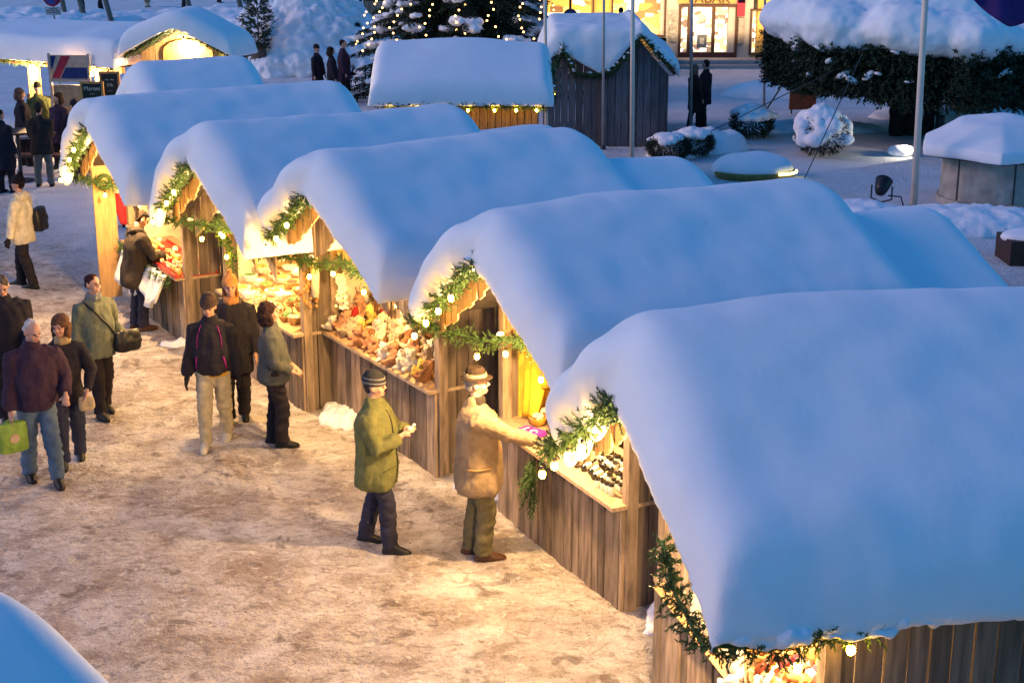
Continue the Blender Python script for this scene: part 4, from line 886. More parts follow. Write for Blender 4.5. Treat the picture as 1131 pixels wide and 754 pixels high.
# ------- christmas tree with fairy lights
xc, yc2 = PV(515, 40, 50).x, 47.0
xt = empty('christmas_tree', (xc, yc2, 0), 0, 'large decorated fir tree with chains of warm lights and snow on its boughs', 'tree')
m = MB(); m.tube([(0, 0, -.1), (0, 0, 8.0)], [.22, .02], 10)
mn = MB(); ms = MB()
for L_ in range(20):
    z0 = .55+L_*.34; rr_ = 4.3*(1-z0/8.5)
    nb = 17
    for k in range(nb):
        a = k*6.283/nb+L_*.7+rnd(-.15, .15); r2 = rr_*rnd(.8, 1.12); zt_ = z0-.22*r2+rnd(-.15, .15)
        tip = Vector((math.cos(a)*r2, math.sin(a)*r2, max(.15, zt_))); ro_ = Vector((0, 0, z0+.25))
        m.tube([ro_, ro_.lerp(tip, .6)+Vector((0, 0, .05)), tip], [.035, .02, .008], 4)
        for j in range(13):
            t = .25+.75*j/12; p_ = ro_.lerp(tip, t); sd_ = Vector((-math.sin(a), math.cos(a), 0))
            for sgn in (-1, 1): sprig(mn, p_, sd_*sgn*.8+(tip-ro_).normalized()*.6+Vector((0, 0, -.25)), .48*(1.25-t*.6), .03, 7)
        if rnd(0, 1) < .8 and L_ < 16: p_ = ro_.lerp(tip, rnd(.75, .95)); ms.ell(p_+Vector((0, 0, .07)), (rnd(.2, .55), rnd(.15, .34), rnd(.06, .13)), n=10, k=6, M=rotm('Z', a).to_3x3())
m.build('trunk', mat('dark_bark', (.025, .02, .018)), xt); mn.build('crown', NEEDD, xt); tag(soft(ms, 'snow_clumps', SNOWR, xt, .05, 1, ((.10, 3.5), (.05, 9))), kind='stuff')
fme = MB(); fme.ell((0, 0, 0), .030, n=6, k=4); fme = fme.mesh('fairy_light'); fme.materials.append(FAIRY)
ch = empty('fairy_lights', (xc, yc2, 0), 0, 'chains of tiny warm lights hung over the decorated fir tree', 'string lights')
cnt = 0
for k in range(9):
    a = R(192+k*19.5)
    for j in range(11):
        z0 = 1.6+j*.17+rnd(-.05, .05); r2 = 4.3*(1-z0/8.5)*rnd(.90, 1.0); aa = a+rnd(-.05, .05)+.05*math.sin(j*.9)
        link('fairy_bulb', fme, ch, (math.cos(aa)*r2, math.sin(aa)*r2, z0)); cnt += 1
# snowy shrubs in front left of the fir
bush(415, 52, .9, .8, 'snow covered low fir boughs beside the decorated fir tree', .6)
bush(447, 46, 1.1, 1.1, 'broad snow heaped fir bough at the foot of the decorated fir tree', .8)
# ------- snow heap, kerb, planter
pp = G(330, 92)
m = MB(); hx0, hy0 = -7.4, 55.0
def hz(a, q): return max(0, 3.3*(1-abs(a)**1.25))*max(0, 1-(abs(q)/3.0)**1.4)
for k in range(70):
    a = rnd(-1, 1); q = rnd(-2.6, 2.6); zz = hz(a, q); m.ell((hx0+a*4.8, hy0+q, zz*.45), (.8, .8, max(.25, zz*.5)), n=12, k=8)
for k in range(900):
    a = rnd(-1.05, 1.05); q = rnd(-3.0, .8); zz = hz(a, q); r_ = rnd(.10, .34); m.ell((hx0+a*4.8, hy0+q, max(0, zz*.93-.08)), (r_, r_, r_*rnd(.6, 1)), n=8, k=6)
tag(soft(m, 'snow_heap', SNOWR, None, .075, 1, ((.10, 3), (.05, 9))), kind='structure')
mound('snow_bank', [(G(u, v).x, G(u, v).y, rnd(1.2, 2.4), rnd(.8, 1.5), rnd(.3, .9), rnd(0, 3)) for (u, v) in [(70+i*12, 62+rnd(-8, 8)-i*1.5) for i in range(18)]]+[(G(u, v).x, G(u, v).y, 3.5, 1.4, rnd(.3, .6), 0) for (u, v) in [(20, 30), (40, 22), (75, 26), (130, 20), (240, 18), (225, 28), (410, 70), (440, 62)]], SNOWR, .16, 2, ((.3, .9), (.12, 3)), kind='structure')
m = MB(); a_, b_ = G(425, 12), G(330, 14); m.tube([tuple(G(355, 16)), tuple(G(420, 11)), tuple(G(470, 10))], .12, 6); tag(m.build('kerb', mat('stone_kerb', (.3, .25, .2), .85)), kind='structure')
p = G(424, 22); r = empty('tub_planter', (p.x, p.y, 0), 0, 'square wooden tub with greenery at the top edge left of the fir tree', 'planter')
m = MB(); planks(m, -.9, .9, 0, 1.0, -.9, .06, .3); planks(m, -.9, .9, 0, 1.0, .9, .06, .3); planks(m, -.87, .87, 0, 1.0, -.9, .06, .3, 'y'); planks(m, -.87, .87, 0, 1.0, .9, .06, .3, 'y'); m.build('tub', WOODO, r)
def ft(): return (rnd(-.85, .85), rnd(-.85, .85), rnd(.9, 1.2)), (rnd(-1, 1), rnd(-1, 1), 1)
leafcloud(500, ft, .4, .05).build('foliage', NEED, r)
# barrel with snow cap, shrub, stakes, log
p = G(333, 82); r = empty('barrel', (p.x, p.y, 0), 0, 'small wooden barrel with a round cap of snow in front of the snow heap', 'barrel')
m = MB(); m.rings([(0, .26, .26, 0, 0), (.25, .30, .30, 0, 0), (.5, .28, .28, 0, 0)], 18); m.build('staves', WOODO, r); m = MB(); m.rings([(.5, .30, .30, 0, 0), (.62, .36, .36, 0, 0), (.76, .33, .33, 0, 0), (.84, .15, .15, 0, 0)], 18); soft(m, 'snow_cover', SNOW, r, .04, 3)
p = G(287, 84); r = empty('potted_shrub', (p.x, p.y, 0), 0, 'loose leafy shrub in a sack beside the gabled snack hut', 'shrub')
def fs(): z_ = rnd(.9, 2.6); q_ = .42*(1-abs(z_-1.8)/1.1)+.1; a = rnd(0, 6.28); return (math.cos(a)*q_*rnd(.3, 1), math.sin(a)*q_, z_), (math.cos(a), math.sin(a), rnd(-.3, .8))
leafcloud(260, fs, .26, .03).build('crown', mat('shrub_leaf', (.05, .06, .03), .8, .4), r); m = MB(); m.tube([(0, 0, .6), (.03, 0, 1.6), (0, 0, 2.4)], [.03, .025, .01], 6); m.build('stem', WOODD, r)
m = MB(); m.rings([(0, .34, .3, 0, 0), (.5, .38, .34, 0, 0), (.95, .22, .2, 0, 0), (1.2, .08, .08, 0, 0)], 14); soft(m, 'sack', mat('sack', (.13, .09, .07), .9, .2), r, .05, 2, ((.05, 3),))
for (u, v, t, lb) in ((288, 60, (287, 13), 'thin dark stake left of the snow heap'), (396, 74, (391, 28), 'thin stake at the right foot of the snow heap'), (333, 56, (333, 44), 'short stake on top of the barrel side of the snow heap'), (418, 42, (418, 18), 'thin dark stake behind the snowy log')):
    p = G(u, v); q = PV(t[0], t[1], p.y); m = MB(); m.tube([(p.x, p.y, 0), tuple(q)], .035, 6); tag(m.build('stake', BRN), lb, 'stake', 'thin stakes in the snow')
p = G(418, 75); m = MB(); m.tube([(p.x+.1, p.y, 0), (p.x-.05, p.y, .9), (p.x-.3, p.y, 1.5)], [.2, .16, .12], 10); r = empty('tree_stump', (0, 0, 0), 0, 'leaning snowy log at the left end of the wooden hut', 'stump'); m.build('log', mat('pale_bark', (.25, .19, .12), .9, .4, 8), r)
m = MB(); m.ell((p.x-.3, p.y, 1.6), (.18, .18, .14)); m.ell((p.x+.02, p.y-.15, 1.0), (.1, .08, .3)); soft(m, 'snow_cover', SNOW, r, .04, 2)
# ------- posts and no parking sign top left
for i, (u, v, t) in enumerate(((73, 22, (67, -8)), (95, 24, (85, -8)), (124, 27, (114, -8)), (213, 22, (205, -8)), (268, 18, (262, -8)))):
    p = G(u, v); q = PV(t[0], t[1], p.y); d = (q-p); d *= 2.6/d.z; r = tag(MB() and (lambda mm: (mm.tube([(p.x, p.y, 0), (p.x+d.x, p.y+d.y, d.z)], .13, 8), mm.build('leaning_post', mat('grey_post', (.13, .12, .10), .8, .2)))[1])(MB()), 'grey leaning post at the top edge, %s of the five' % ['leftmost', 'second from the left', 'middle one', 'second from the right', 'rightmost'][i], 'post', 'leaning grey posts')
SY = 44.0
c0 = PV(58, 4, SY); sg = empty('no_parking_sign', (c0.x, SY, 0), 0, 'round blue and red no parking sign over a small white plate at the top left', 'traffic sign')
m = MB(); m.tube([(0, .05, 0), (0, .05, c0.z+.45)], .03, 8); m.build('post', METAL, sg)
def disc(r0, y, mt, nm, zc): m = MB(); m.M = T(0, y, zc) @ rotm('X', R(90)); m.rings([(0, r0, r0, 0, 0), (.02, r0, r0, 0, 0)], 28); return m.build(nm, mt, sg)
BLUE = mat('sign_blue', (.03, .06, .30), .5, .05)
zc = PV(58, -3, SY).z; disc(.26, .0, RED, 'red_rim', zc); disc(.20, -.022, BLUE, 'blue_disc', zc)
m = MB(); m.box(-.025, .025, -.052, -.044, -.2, .2, M=T(0, 0, zc) @ rotm('Y', R(-45))); m.build('red_bar', RED, sg)
z1, z2 = PV(58, 8, SY).z, PV(58, 17, SY).z; x1_ = (PV(67, 8, SY).x-PV(50, 8, SY).x)/2
m = MB(); m.box(-x1_, x1_, 0, .02, z2, z1); pt_ = m.build('plate', mat('sign_white', (.45, .45, .47), .5, .05), sg)
for k, (a_, b_) in enumerate(((-.1, .1), (-.2, .18), (-.17, .19))):
    m = MB(); zz = z1-.05-k*.055; x = a_
    while x < b_: ww = rnd(.02, .05); m.box(x, x+ww, -.006, -.003, zz-.012, zz+.012); x += ww+.015
    m.build('plate_writing', BLACK, pt_)
c0 = PV(630, 18, 49.0); sg = empty('round_road_sign', (c0.x, 49.0, 0), 0, 'round slate blue road sign with dark red rim in front of the left shop window', 'traffic sign')
m = MB(); m.tube([(0, .05, 0), (0, .05, c0.z+.2)], .03, 8); m.build('post', METAL, sg); disc(.235, 0, mat('dull_red', (.2, .05, .07)), 'red_rim', c0.z); disc(.195, -.022, mat('slate_blue', (.06, .10, .22)), 'blue_disc', c0.z)
# ------------------------------------------------------------ goods on the stalls
def sw(k, x, y, z):
    X, Y, ph, W = SP[k]; return Vector((X+x*math.cos(ph)-y*math.sin(ph), Y+x*math.sin(ph)+y*math.cos(ph), z))
def put(proto, k, x, y, z, rz=0, rx=0, ry=0, s=1.0, label=None, first=[None]):
    o = copy_tree(proto); o.location = sw(k, x, y, z); o.rotation_euler = (rx, ry, SP[k][2]+rz); o.scale = (s, s, s)
    if label: o['label'] = label
    return o
def kill(o):
    for c in list(o.children): kill(c)
    bpy.data.objects.remove(o)
def plush(col, label, ears='round', name='plush_bear'):
    m = MB(); m.ell((0, 0, .075), (.062, .055, .08)); m.ell((0, -.012, .175), (.052, .050, .05)); m.ell((0, -.058, .165), (.024, .02, .02))
    for s in (-1, 1):
        if ears == 'round': m.ell((s*.042, 0, .215), (.02, .012, .02))
        else: m.ell((s*.025, .01, .25), (.013, .01, .05))
        m.ell((s*.05, -.055, .03), (.026, .05, .024)); m.ell((s*.068, -.025, .10), (.02, .022, .045))
    o = soft(m, name, fab('plush_%s' % label.split()[0], col, .9, 90, .12), None, .013, 2, ((.008, 40),)); o['category'] = 'plush toy'; o['label'] = label; o['group'] = 'plush toys heaped on the toy stall'
    e = MB()
    for s in (-1, 1): e = MB(); e.ell((s*.02, -.056, .187), .007, n=6, k=4); e.build('eye', BLACK, o)
    return o
TOYS = [plush((.46, .36, .23), 'cream plush bear with round ears in the toy stall heap'), plush((.58, .54, .46), 'white plush bear with round ears in the toy stall heap'), plush((.26, .12, .05), 'brown plush bear with round ears in the toy stall heap'),
        plush((.40, .20, .11), 'apricot plush rabbit with upright ears in the toy stall heap', 'long', 'plush_rabbit'), plush((.52, .44, .32), 'ivory plush rabbit with upright ears in the toy stall heap', 'long', 'plush_rabbit'), plush((.40, .03, .03), 'red plush bear with round ears in the toy stall heap'), plush((.55, .42, .10), 'yellow plush bear with round ears in the toy stall heap')]
dm = MB(); dm.add([(-1.25, -.12, CZ), (1.25, -.12, CZ), (1.25, 1.05, CZ+.50), (-1.25, 1.05, CZ+.50), (-1.25, 1.05, CZ), (1.25, 1.05, CZ)], [(0, 1, 2, 3), (0, 4, 5, 1), (2, 5, 4, 3), (0, 3, 4), (1, 5, 2)]); dm.build('display_slope', WOODN, STALL[2])
n = 0
for row in range(7):
    for c in range(15):
        x = -1.2+c*.168+rnd(-.05, .05)+(row % 2)*.07; y = -.06+row*.16+rnd(-.04, .04)
        if x > 1.22: continue
        t = rng.choices(range(7), [9, 8, 3.5, 4.5, 7, 1.6, 1.4])[0]; s = rnd(.85, 1.3)
        put(TOYS[t], 2, x, y, CZ+.02+(y+.12)*.43, rnd(-1.2, .9), rnd(-.9, .25), rnd(-.5, .5), s); n += 1
for t in TOYS: kill(t)
def tbox(k, x, y, z, sx, sy, sz, matl, name, label, cat, rz=0, group=None, bev=True, extra=None):
    o = empty(name, sw(k, x, y, z), SP[k][2]+rz, label, cat, group)
    m = MB(); m.box(-sx/2, sx/2, -sy/2, sy/2, 0, sz*.72); m.build('box_body', matl, o)
    m = MB(); m.box(-sx/2-.004, sx/2+.004, -sy/2-.004, sy/2+.004, sz*.72+.001, sz); m.build('lid', extra or matl, o)
    return o
TEAL = fab('teal_cloth', (.03, .22, .24)); PINK = fab('pink_paper', (.62, .25, .30)); MAG = fab('magenta_ribbon', (.35, .02, .12))
o = empty('teal_curtain', sw(2, -.80, 1.15, 1.32), SP[2][2], 'teal cloth panel hanging at the back of the toy stall', 'cloth'); m = MB(); m.box(-.42, .25, 0, .03, 0, .62); m.build('cloth', TEAL, o); m = MB(); m.tube([(-.46, .0, .63), (.3, .0, .63)], .012, 6); m.build('rod', WOODN, o)
o = empty('gift_box', sw(2, -.30, .95, 1.45), SP[2][2]+.2, 'pink gift box with magenta ribbon beside the teal panel on the toy stall', 'gift box')
m = MB(); m.box(-.16, .16, -.1, .1, 0, .34); m.build('box_body', PINK, o); m = MB(); m.box(-.025, .025, -.105, .105, -.001, .345); m.build('ribbon', MAG, o)
def basket(r, h, label, k, x, y, z, col=(.42, .27, .10), fill=None, handle=True, group='baskets on the stalls'):
    o = empty('basket', sw(k, x, y, z), rnd(0, 3), label, 'basket', group)
    m = MB(); m.rings([(0, r*.75, r*.6, 0, 0), (h*.5, r*.95, r*.8, 0, 0), (h, r, r*.82, 0, 0), (h+.012, r*1.04, r*.86, 0, 0), (h+.012, r*.9, r*.74, 0, 0), (h*.6, r*.85, r*.7, 0, 0)], 18); m.build('wicker', mat('wicker_%.2f' % col[0], col, .8, .4, 40, .8, 90), o, True)
    if handle: m = MB(); m.tube([(r*math.cos(t*.314), 0, h+r*1.1*math.sin(t*.314)) for t in range(11)], .008, 6); m.build('handle', WOODN, o)
    if fill: m = MB(); [m.ell((rnd(-r*.5, r*.5), rnd(-r*.4, r*.4), h), (r*.35, r*.3, r*.3)) for _ in range(6)]; soft(m, 'contents', fill, o, .014, 2)
    return o
basket(.12, .10, 'wicker basket with tall hoop handle in front of the teal panel on the toy stall', 2, -.92, .72, 1.28)
basket(.14, .10, 'wicker basket with a red cloth and toys at the left end of the toy stall', 2, -1.08, .22, 1.05, fill=fab('red_cloth', (.42, .03, .02)))
# things hanging at the far post of the toy stall
def hang_bundle(k, x, y, z, col, label, n=120, L=.5, r=.10):
    o = empty('dried_bundle', sw(k, x, y, z), SP[k][2], label, 'dried decoration'); m = MB()
    for _ in range(n):
        t = rnd(0, 1); a = rnd(0, 6.28); q = r*(.5+t*.5)*rnd(.3, 1); p = Vector((math.cos(a)*q, math.sin(a)*q, -t*L)); m.ell(p, rnd(.012, .028), n=6, k=4)
    soft(m, 'bundle', mat('dried_%.2f' % col[0], col, .9, .5, 25), o, .009, 1); m = MB(); m.tube([(0, 0, .2), (0, 0, -.05)], .004, 4); m.build('string', BLACK, o); return o
hang_bundle(2, -1.32, -.28, 1.75, (.45, .22, .08), 'bundle of brown dried flowers and cones hanging at the left post of the toy stall', r=.13, L=.45)
hang_bundle(2, -1.02, .0, 1.7, (.70, .62, .46), 'string of white garlic like bulbs hanging inside the left end of the toy stall', r=.09, L=.4)
for (x, z, c, lb, nm) in ((-1.18, 1.98, CREAM, 'long cream candle like roll hanging at the left post of the toy stall', 'cloth_roll'), (-1.36, 2.0, fab('lemon_cloth', (.62, .48, .08)), 'lemon yellow cloth roll hanging at the far post of the toy stall', 'cloth_roll')):
    o = empty(nm, sw(2, x, -.26, z), 0, lb, 'cloth'); m = MB(); m.tube([(0, 0, 0), (.01, 0, -.25), (0, 0, -.55 if c is CREAM else -.3)], [.04, .05, .045], 12); m.build('roll', c, o, True); m = MB(); m.tube([(0, 0, .1), (0, 0, -.02)], .004, 4); m.build('string', BLACK, o)
# row of small hanging figures across the toy stall opening
for i in range(16):
    x = -.1+i*.088; o = empty('hanging_ornament', sw(2, x, .30+.05*(i % 2), 1.62+rnd(-.05, .05)), rnd(0, 3), 'small hanging figure of wool and cones in the row inside the toy stall opening', 'ornament', 'hanging figures inside the toy stall')
    m = MB(); m.ell((0, 0, 0), (.025, .025, .045), n=8, k=6); m.ell((0, 0, .055), .02, n=8, k=6); m.ell((0, 0, -.06), (.033, .03, .03), n=8, k=6); m.build('figure', [CREAM, mat('orna_brown', (.35, .18, .07)), fab('orna_white', (.7, .65, .55))][i % 3], o, True); m = MB(); m.tube([(0, 0, .07), (0, 0, .3)], .003, 4); m.build('string', BLACK, o)
# bottle stall
GLB = mat('dark_glass', (.012, .012, .010), .12, .05, spec=.6); WLAB = mat('white_label', (.68, .66, .6), .6, .04); AMB = mat('amber_glass', (.40, .16, .02), .15, .1, spec=.6)
def bottle(h, r, glass, lab, cap, label, group, name='bottle'):
    o = empty(name, (0, 0, 0), 0, label, 'bottle' if name == 'bottle' else 'jar', group)
    m = MB(); m.rings([(0, r, r, 0, 0), (h*.62, r, r, 0, 0), (h*.74, r*.45, r*.45, 0, 0), (h*.9, r*.38, r*.38, 0, 0)] if name == 'bottle' else [(0, r, r, 0, 0), (h*.7, r, r, 0, 0), (h*.75, r*.85, r*.85, 0, 0)], 12); m.build('glass_body', glass, o, True)
    if lab: m = MB(); m.rings([(h*.12, r*1.03, r*1.03, 0, 0), (h*.52, r*1.03, r*1.03, 0, 0)], 12); m.build('paper_label', lab, o)
    m = MB(); m.rings([(h*.88, r*.46, r*.46, 0, 0), (h, r*.46, r*.46, 0, 0)] if name == 'bottle' else [(h*.75, r*.98, r*.98, 0, 0), (h, r*.98, r*.98, 0, 0)], 12); m.build('cap', cap, o); return o
ly = bottle(.24, .026, GLB, WLAB, GLB, 'dark bottle with white label lying on the bottle stall counter', 'dark bottles lying on the counter')
for i in range(9):
    put(ly, 1, .30+.105*(i % 5)+.03*(i//5), .00+.20*(i//5)+.015*(i % 3), CZ+.032, rnd(-.15, .15)+.5, R(-88), 0, 1.0)
kill(ly)
st = bottle(.26, .034, GLB, None, GLB, 'tall dark bottle standing at the near end of the bottle stall counter', 'tall dark bottles standing on the bottle stall')
for (x, y) in ((.80, .32), (.87, .38), (.72, .40)): put(st, 1, x, y, CZ+.002)
kill(st)
jr = bottle(.10, .026, WLAB, None, GLB, 'little white jar with black lid on the bottle stall counter', 'little white jars with black lids', 'jar')
for i in range(34):
    r_, c_ = divmod(i, 9); x, y = (-.05+c_*.07, .28+r_*.075) if i < 22 else (.78+(i-22) % 4*.07, .0+(i-22)//4*.10-.03)
    put(jr, 1, x+rnd(-.01, .01), y+rnd(-.01, .01), CZ+.002, s=rnd(.85, 1.15))
kill(jr)
cn = bottle(.20, .022, mat('cream_wax', (.75, .7, .6), .4, .03), None, mat('cream_wax', (.75, .7, .6)), 'white candle tube standing near the gold drape of the bottle stall', 'white candle tubes on the bottle stall')
for (x, y) in ((-.62, .30), (-.53, .26), (-.46, .34), (-.35, .24)): put(cn, 1, x, y, CZ+.002)
kill(cn)
o = empty('purple_box', sw(1, -.66, .02, CZ+.002), SP[1][2]+.35, 'flat purple box with white print beside the gloved hand on the bottle stall', 'box')
m = MB(); m.box(-.13, .13, -.10, .10, 0, .04); m.build('box_body', fab('purple_card', (.20, .03, .32), 0), o)
m = MB(); m.box(-.08, -.06, -.06, .06, .0405, .043); m.build('print', WLAB, o); m = MB(); m.tube([(.05+.035*math.cos(t*.6), .035*math.sin(t*.6), .043) for t in range(9)], .008, 4); m.build('print', WLAB, o)
o = empty('round_tin', sw(1, -.22, .04, CZ+.002), 0, 'round white tin in the middle of the bottle stall counter', 'tin'); m = MB(); m.rings([(0, .07, .07, 0, 0), (.09, .07, .07, 0, 0)], 20); m.build('tin_body', WLAB, o); m = MB(); m.rings([(.091, .073, .073, 0, 0), (.115, .07, .07, 0, 0)], 20); m.build('lid', WLAB, o)
for i in range(4):
    o = empty('framed_bottle_box', sw(1, -.86+.0*i, .52+.15*i, CZ+.25), SP[1][2]+R(75), 'dark upright gift box with arched cream window beside the gold curtain', 'gift box', 'dark gift boxes with arched windows')
    m = MB(); m.box(-.065, .065, -.04, .04, 0, .30); m.build('box_body', BRN, o)
    m = MB(); m.box(-.042, .042, -.046, -.041, .03, .20); m.M = T(0, -.041, .20) @ rotm('X', R(90)); m.rings([(0, .042, .042, 0, 0), (.005, .042, .042, 0, 0)], 16); m.build('arched_window', fab('window_cream', (.55, .42, .25)), o)
    m = MB(); m.M = T(0, -.048, .12); m.rings([(-.07, .018, .006, 0, 0), (.03, .018, .006, 0, 0), (.06, .007, .005, 0, 0)], 8); m.build('bottle_inside', BRN, o)
m = MB(); m.box(-1.15, -.60, .42, 1.15, CZ+.001, CZ+.245); m.build('display_step', mat('golden_cloth', (.55, .33, .04)), STALL[1])
for i, (x, y) in enumerate(((-.85, .20), (-.72, .34), (-.95, .34))):
    o = empty('glass_bowl', sw(1, x, y, CZ+.002), 0, 'amber glass bowl of small goods in front of the arched gift boxes', 'bowl', 'amber glass bowls on the bottle stall')
    m = MB(); m.rings([(0, .03, .03, 0, 0), (.03, .07, .07, 0, 0), (.10, .095, .095, 0, 0), (.10, .085, .085, 0, 0), (.04, .06, .06, 0, 0)], 16); m.build('bowl', AMB, o, True)
    m = MB(); [m.ell((rnd(-.05, .05), rnd(-.05, .05), .09+rnd(0, .03)), .025, n=8, k=5) for _ in range(8)]; soft(m, 'contents', CREAM, o, .012, 1)
# gathered golden curtain in the bottle stall
X, Y, ph, W = SP[1]; cu = empty('golden_curtain', (X, Y, 0), ph, 'gathered golden yellow curtain hung inside the left half of the bottle stall', 'curtain')
V_ = []; F_ = []; nI, nJ = 70, 16
for j in range(nJ+1):
    for i in range(nI+1):
        t = i/nI; s = j/nJ; x = -W/2+.10+1.45*t; top = 2.02+.28*math.sin(min(1, t*1.1)*1.6); bot = (1.02 if t < .16 else 1.30+.42*((t-.16)/.84)**.7)
        V_.append((x+.04*math.sin(s*3), .16+.028*math.sin(t*75+s*2)+.25*s*(t > .16)*(.3)+.10*t, top+(bot-top)*s))
F_ = [(j*(nI+1)+i, j*(nI+1)+i+1, (j+1)*(nI+1)+i+1, (j+1)*(nI+1)+i) for j in range(nJ) for i in range(nI)]
m = MB(); m.add(V_, F_); o = m.build('drape', mat('golden_satin', (.62, .38, .03), .45, .15, 6, .2, 20), cu, True); md = o.modifiers.new('s', 'SOLIDIFY'); md.thickness = .006
m = MB(); m.tube([(-W/2+.08, .18, 2.03), (0, .2, 2.3), (.3, .2, 2.3)], .012, 6); m.build('rod', WOODN, cu)
# fir sprig hanging on the counter front
o = empty('fir_sprig', sw(1, -.32, -.09, .86), SP[1][2], 'drooping fir sprig pinned to the plank front of the bottle stall', 'fir sprig'); m = MB()
for b_ in range(5):
    d = Vector((rnd(-.55, .45), -.15, -1)).normalized(); L = rnd(.25, .5)
    for i in range(14): sprig(m, d*L*i/14+Vector((0, -.02, 0)), d+Vector((rnd(-.8, .8), rnd(-.3, .1), 0)), .14, .008, 8)
m.build('needles', NEED, o); m = MB(); m.tube([(0, 0, .05), (0, -.02, -.15)], .008, 5); m.build('twig', BRN, o)
# basket stall
CR = [(.70, .62, .46), (.42, .27, .10), (.72, .68, .60), (.10, .22, .10), (.50, .20, .12)]
FL = [fab('fill_cream', (.72, .66, .50)), fab('fill_green', (.10, .20, .07)), fab('fill_red', (.42, .05, .03)), fab('fill_white', (.74, .72, .66)), fab('fill_gold', (.60, .40, .10))]
dm = MB(); dm.add([(-1.15, -.12, CZ), (1.15, -.12, CZ), (1.15, 1.0, CZ+.35), (-1.15, 1.0, CZ+.35), (-1.15, 1.0, CZ), (1.15, 1.0, CZ)], [(0, 1, 2, 3), (0, 4, 5, 1), (2, 5, 4, 3), (0, 3, 4), (1, 5, 2)]); dm.build('display_slope', WOODN, STALL[3])
nm_ = ['cream', 'green', 'red', 'white', 'gold']
for i in range(38):
    r_, c_ = divmod(i, 8); f = rng.randrange(5); pos_ = ('front row', 'second row', 'third row', 'fourth row', 'back row')[r_]
    basket(rnd(.085, .13), rnd(.05, .09), 'shallow basket of %s goods in the %s of the basket stall display' % (nm_[f], pos_), 3, -1.02+c_*.28+rnd(-.04, .04), .02+r_*.22, CZ+.03+r_*.075, CR[rng.randrange(3)], FL[f], handle=rng.random() < .15, group='baskets of %s goods on the basket stall' % nm_[f])
for i in range(7):
    tbox(3, -1.0+i*.3, 1.5+rnd(-.1, .1), 1.35, .2, .16, rnd(.16, .3), FL[(i*2) % 5], 'carton', 'stacked %s carton on the back shelf of the basket stall' % nm_[(i*2) % 5], 'box', group='cartons on the back shelf of the basket stall')
# farthest stall: red trays with small shiny wares
REDT = mat('red_lacquer', (.42, .03, .02), .4, .1)
tj = [(.60, .40, .10), (.72, .66, .5), (.45, .05, .04), (.25, .30, .12)]
for q in range(3):
    x0 = -.55+q*.78; o = empty('red_tray', sw(4, x0, .12, CZ+.002), SP[4][2], ['red lacquered tray at the left of the farthest stall', 'red lacquered tray in the middle of the farthest stall', 'red lacquered tray at the near end of the farthest stall'][q], 'tray')
    m = MB(); m.box(-.36, .36, -.26, .30, 0, .012); m.build('tray_base', REDT, o)
    for (a, b, c, d) in ((-.37, .37, -.275, -.255), (-.37, .37, .295, .315)): m = MB(); m.box(a, b, c, d, -.001, .045); m.build('rim', REDT, o)
pr = []
for t, c in enumerate(tj):
    o = empty('candle_jar', (0, 0, 0), 0, 'small %s candle jar in a red tray of the farthest stall' % ['gold', 'cream', 'red', 'green'][t], 'candle jar', 'small %s candle jars on the red trays' % ['gold', 'cream', 'red', 'green'][t])
    m = MB(); m.rings([(0, .028, .028, 0, 0), (.05, .035, .035, 0, 0), (.065, .03, .03, 0, 0)], 10); m.build('jar_body', mat('jar%d' % t, c, .3, .1), o, True); m = MB(); m.rings([(.066, .031, .031, 0, 0), (.08, .02, .02, 0, 0)], 10); m.build('lid', mat('jar_lid', (.6, .45, .2), .3), o, True); pr.append(o)
for i in range(66):
    q, j = divmod(i, 22); r_, c_ = divmod(j, 7); put(pr[rng.choices(range(4), [5, 4, 2, 1])[0]], 4, -.55+q*.78-.29+c_*.095, .12-.19+r_*.12, CZ+.016, s=rnd(.9, 1.25))
for p_ in pr: kill(p_)
# christmas stockings
def stocking(loc, rz, label, s=1.0):
    o = empty('christmas_stocking', loc, rz, label, 'stocking', 'red christmas stockings on the farthest stall')
    m = MB(); m.tube([(0, 0, -.08), (0, 0, -.30), (.02, 0, -.40), (.14, 0, -.46)], [.075, .07, .075, .05], 12, sq=(1, .5)); soft(m, 'stocking_body', fab('stocking_red', (.30, .02, .03)), o, .012*s, 2)
    m = MB(); m.tube([(0, 0, .0), (0, 0, -.10)], [.095, .085], 12, sq=(1, .55)); soft(m, 'cuff', FL[3], o, .012, 2, ((.012, 40),)); m = MB(); m.tube([(.05, 0, -.42), (.19, 0, -.49)], [.07, .05], 10); soft(m, 'toe', FL[3], o, .012, 2)
    m = MB(); m.tube([(0, 0, .12), (0, 0, 0)], .005, 4); m.build('loop', BLACK, o); o.scale = (s, s, s); return o
stocking(PV(133, 203, 22.0), SP[4][2]+1.5, 'red stocking with white cuff hanging at the far post of the farthest stall', 1.35)
stocking(PV(224, 184, 19.0), SP[4][2]+1.2, 'red stocking with white toe hanging beside the dark near wall of the farthest stall', 1.1)
o = empty('wooden_gift_board', sw(4, -1.42, -.32, 1.0), SP[4][2]+1.6, 'upright light wooden board with gold wreath at the far end of the farthest stall', 'board')
m = MB(); m.box(-.16, .16, 0, .04, -.9, 1.15); m.build('panel', WOODN, o); m = MB(); m.tube([(.1*math.cos(t*.52), -.03, .85+.1*math.sin(t*.52)) for t in range(13)], .03, 6); m.build('wreath', NEED, o)
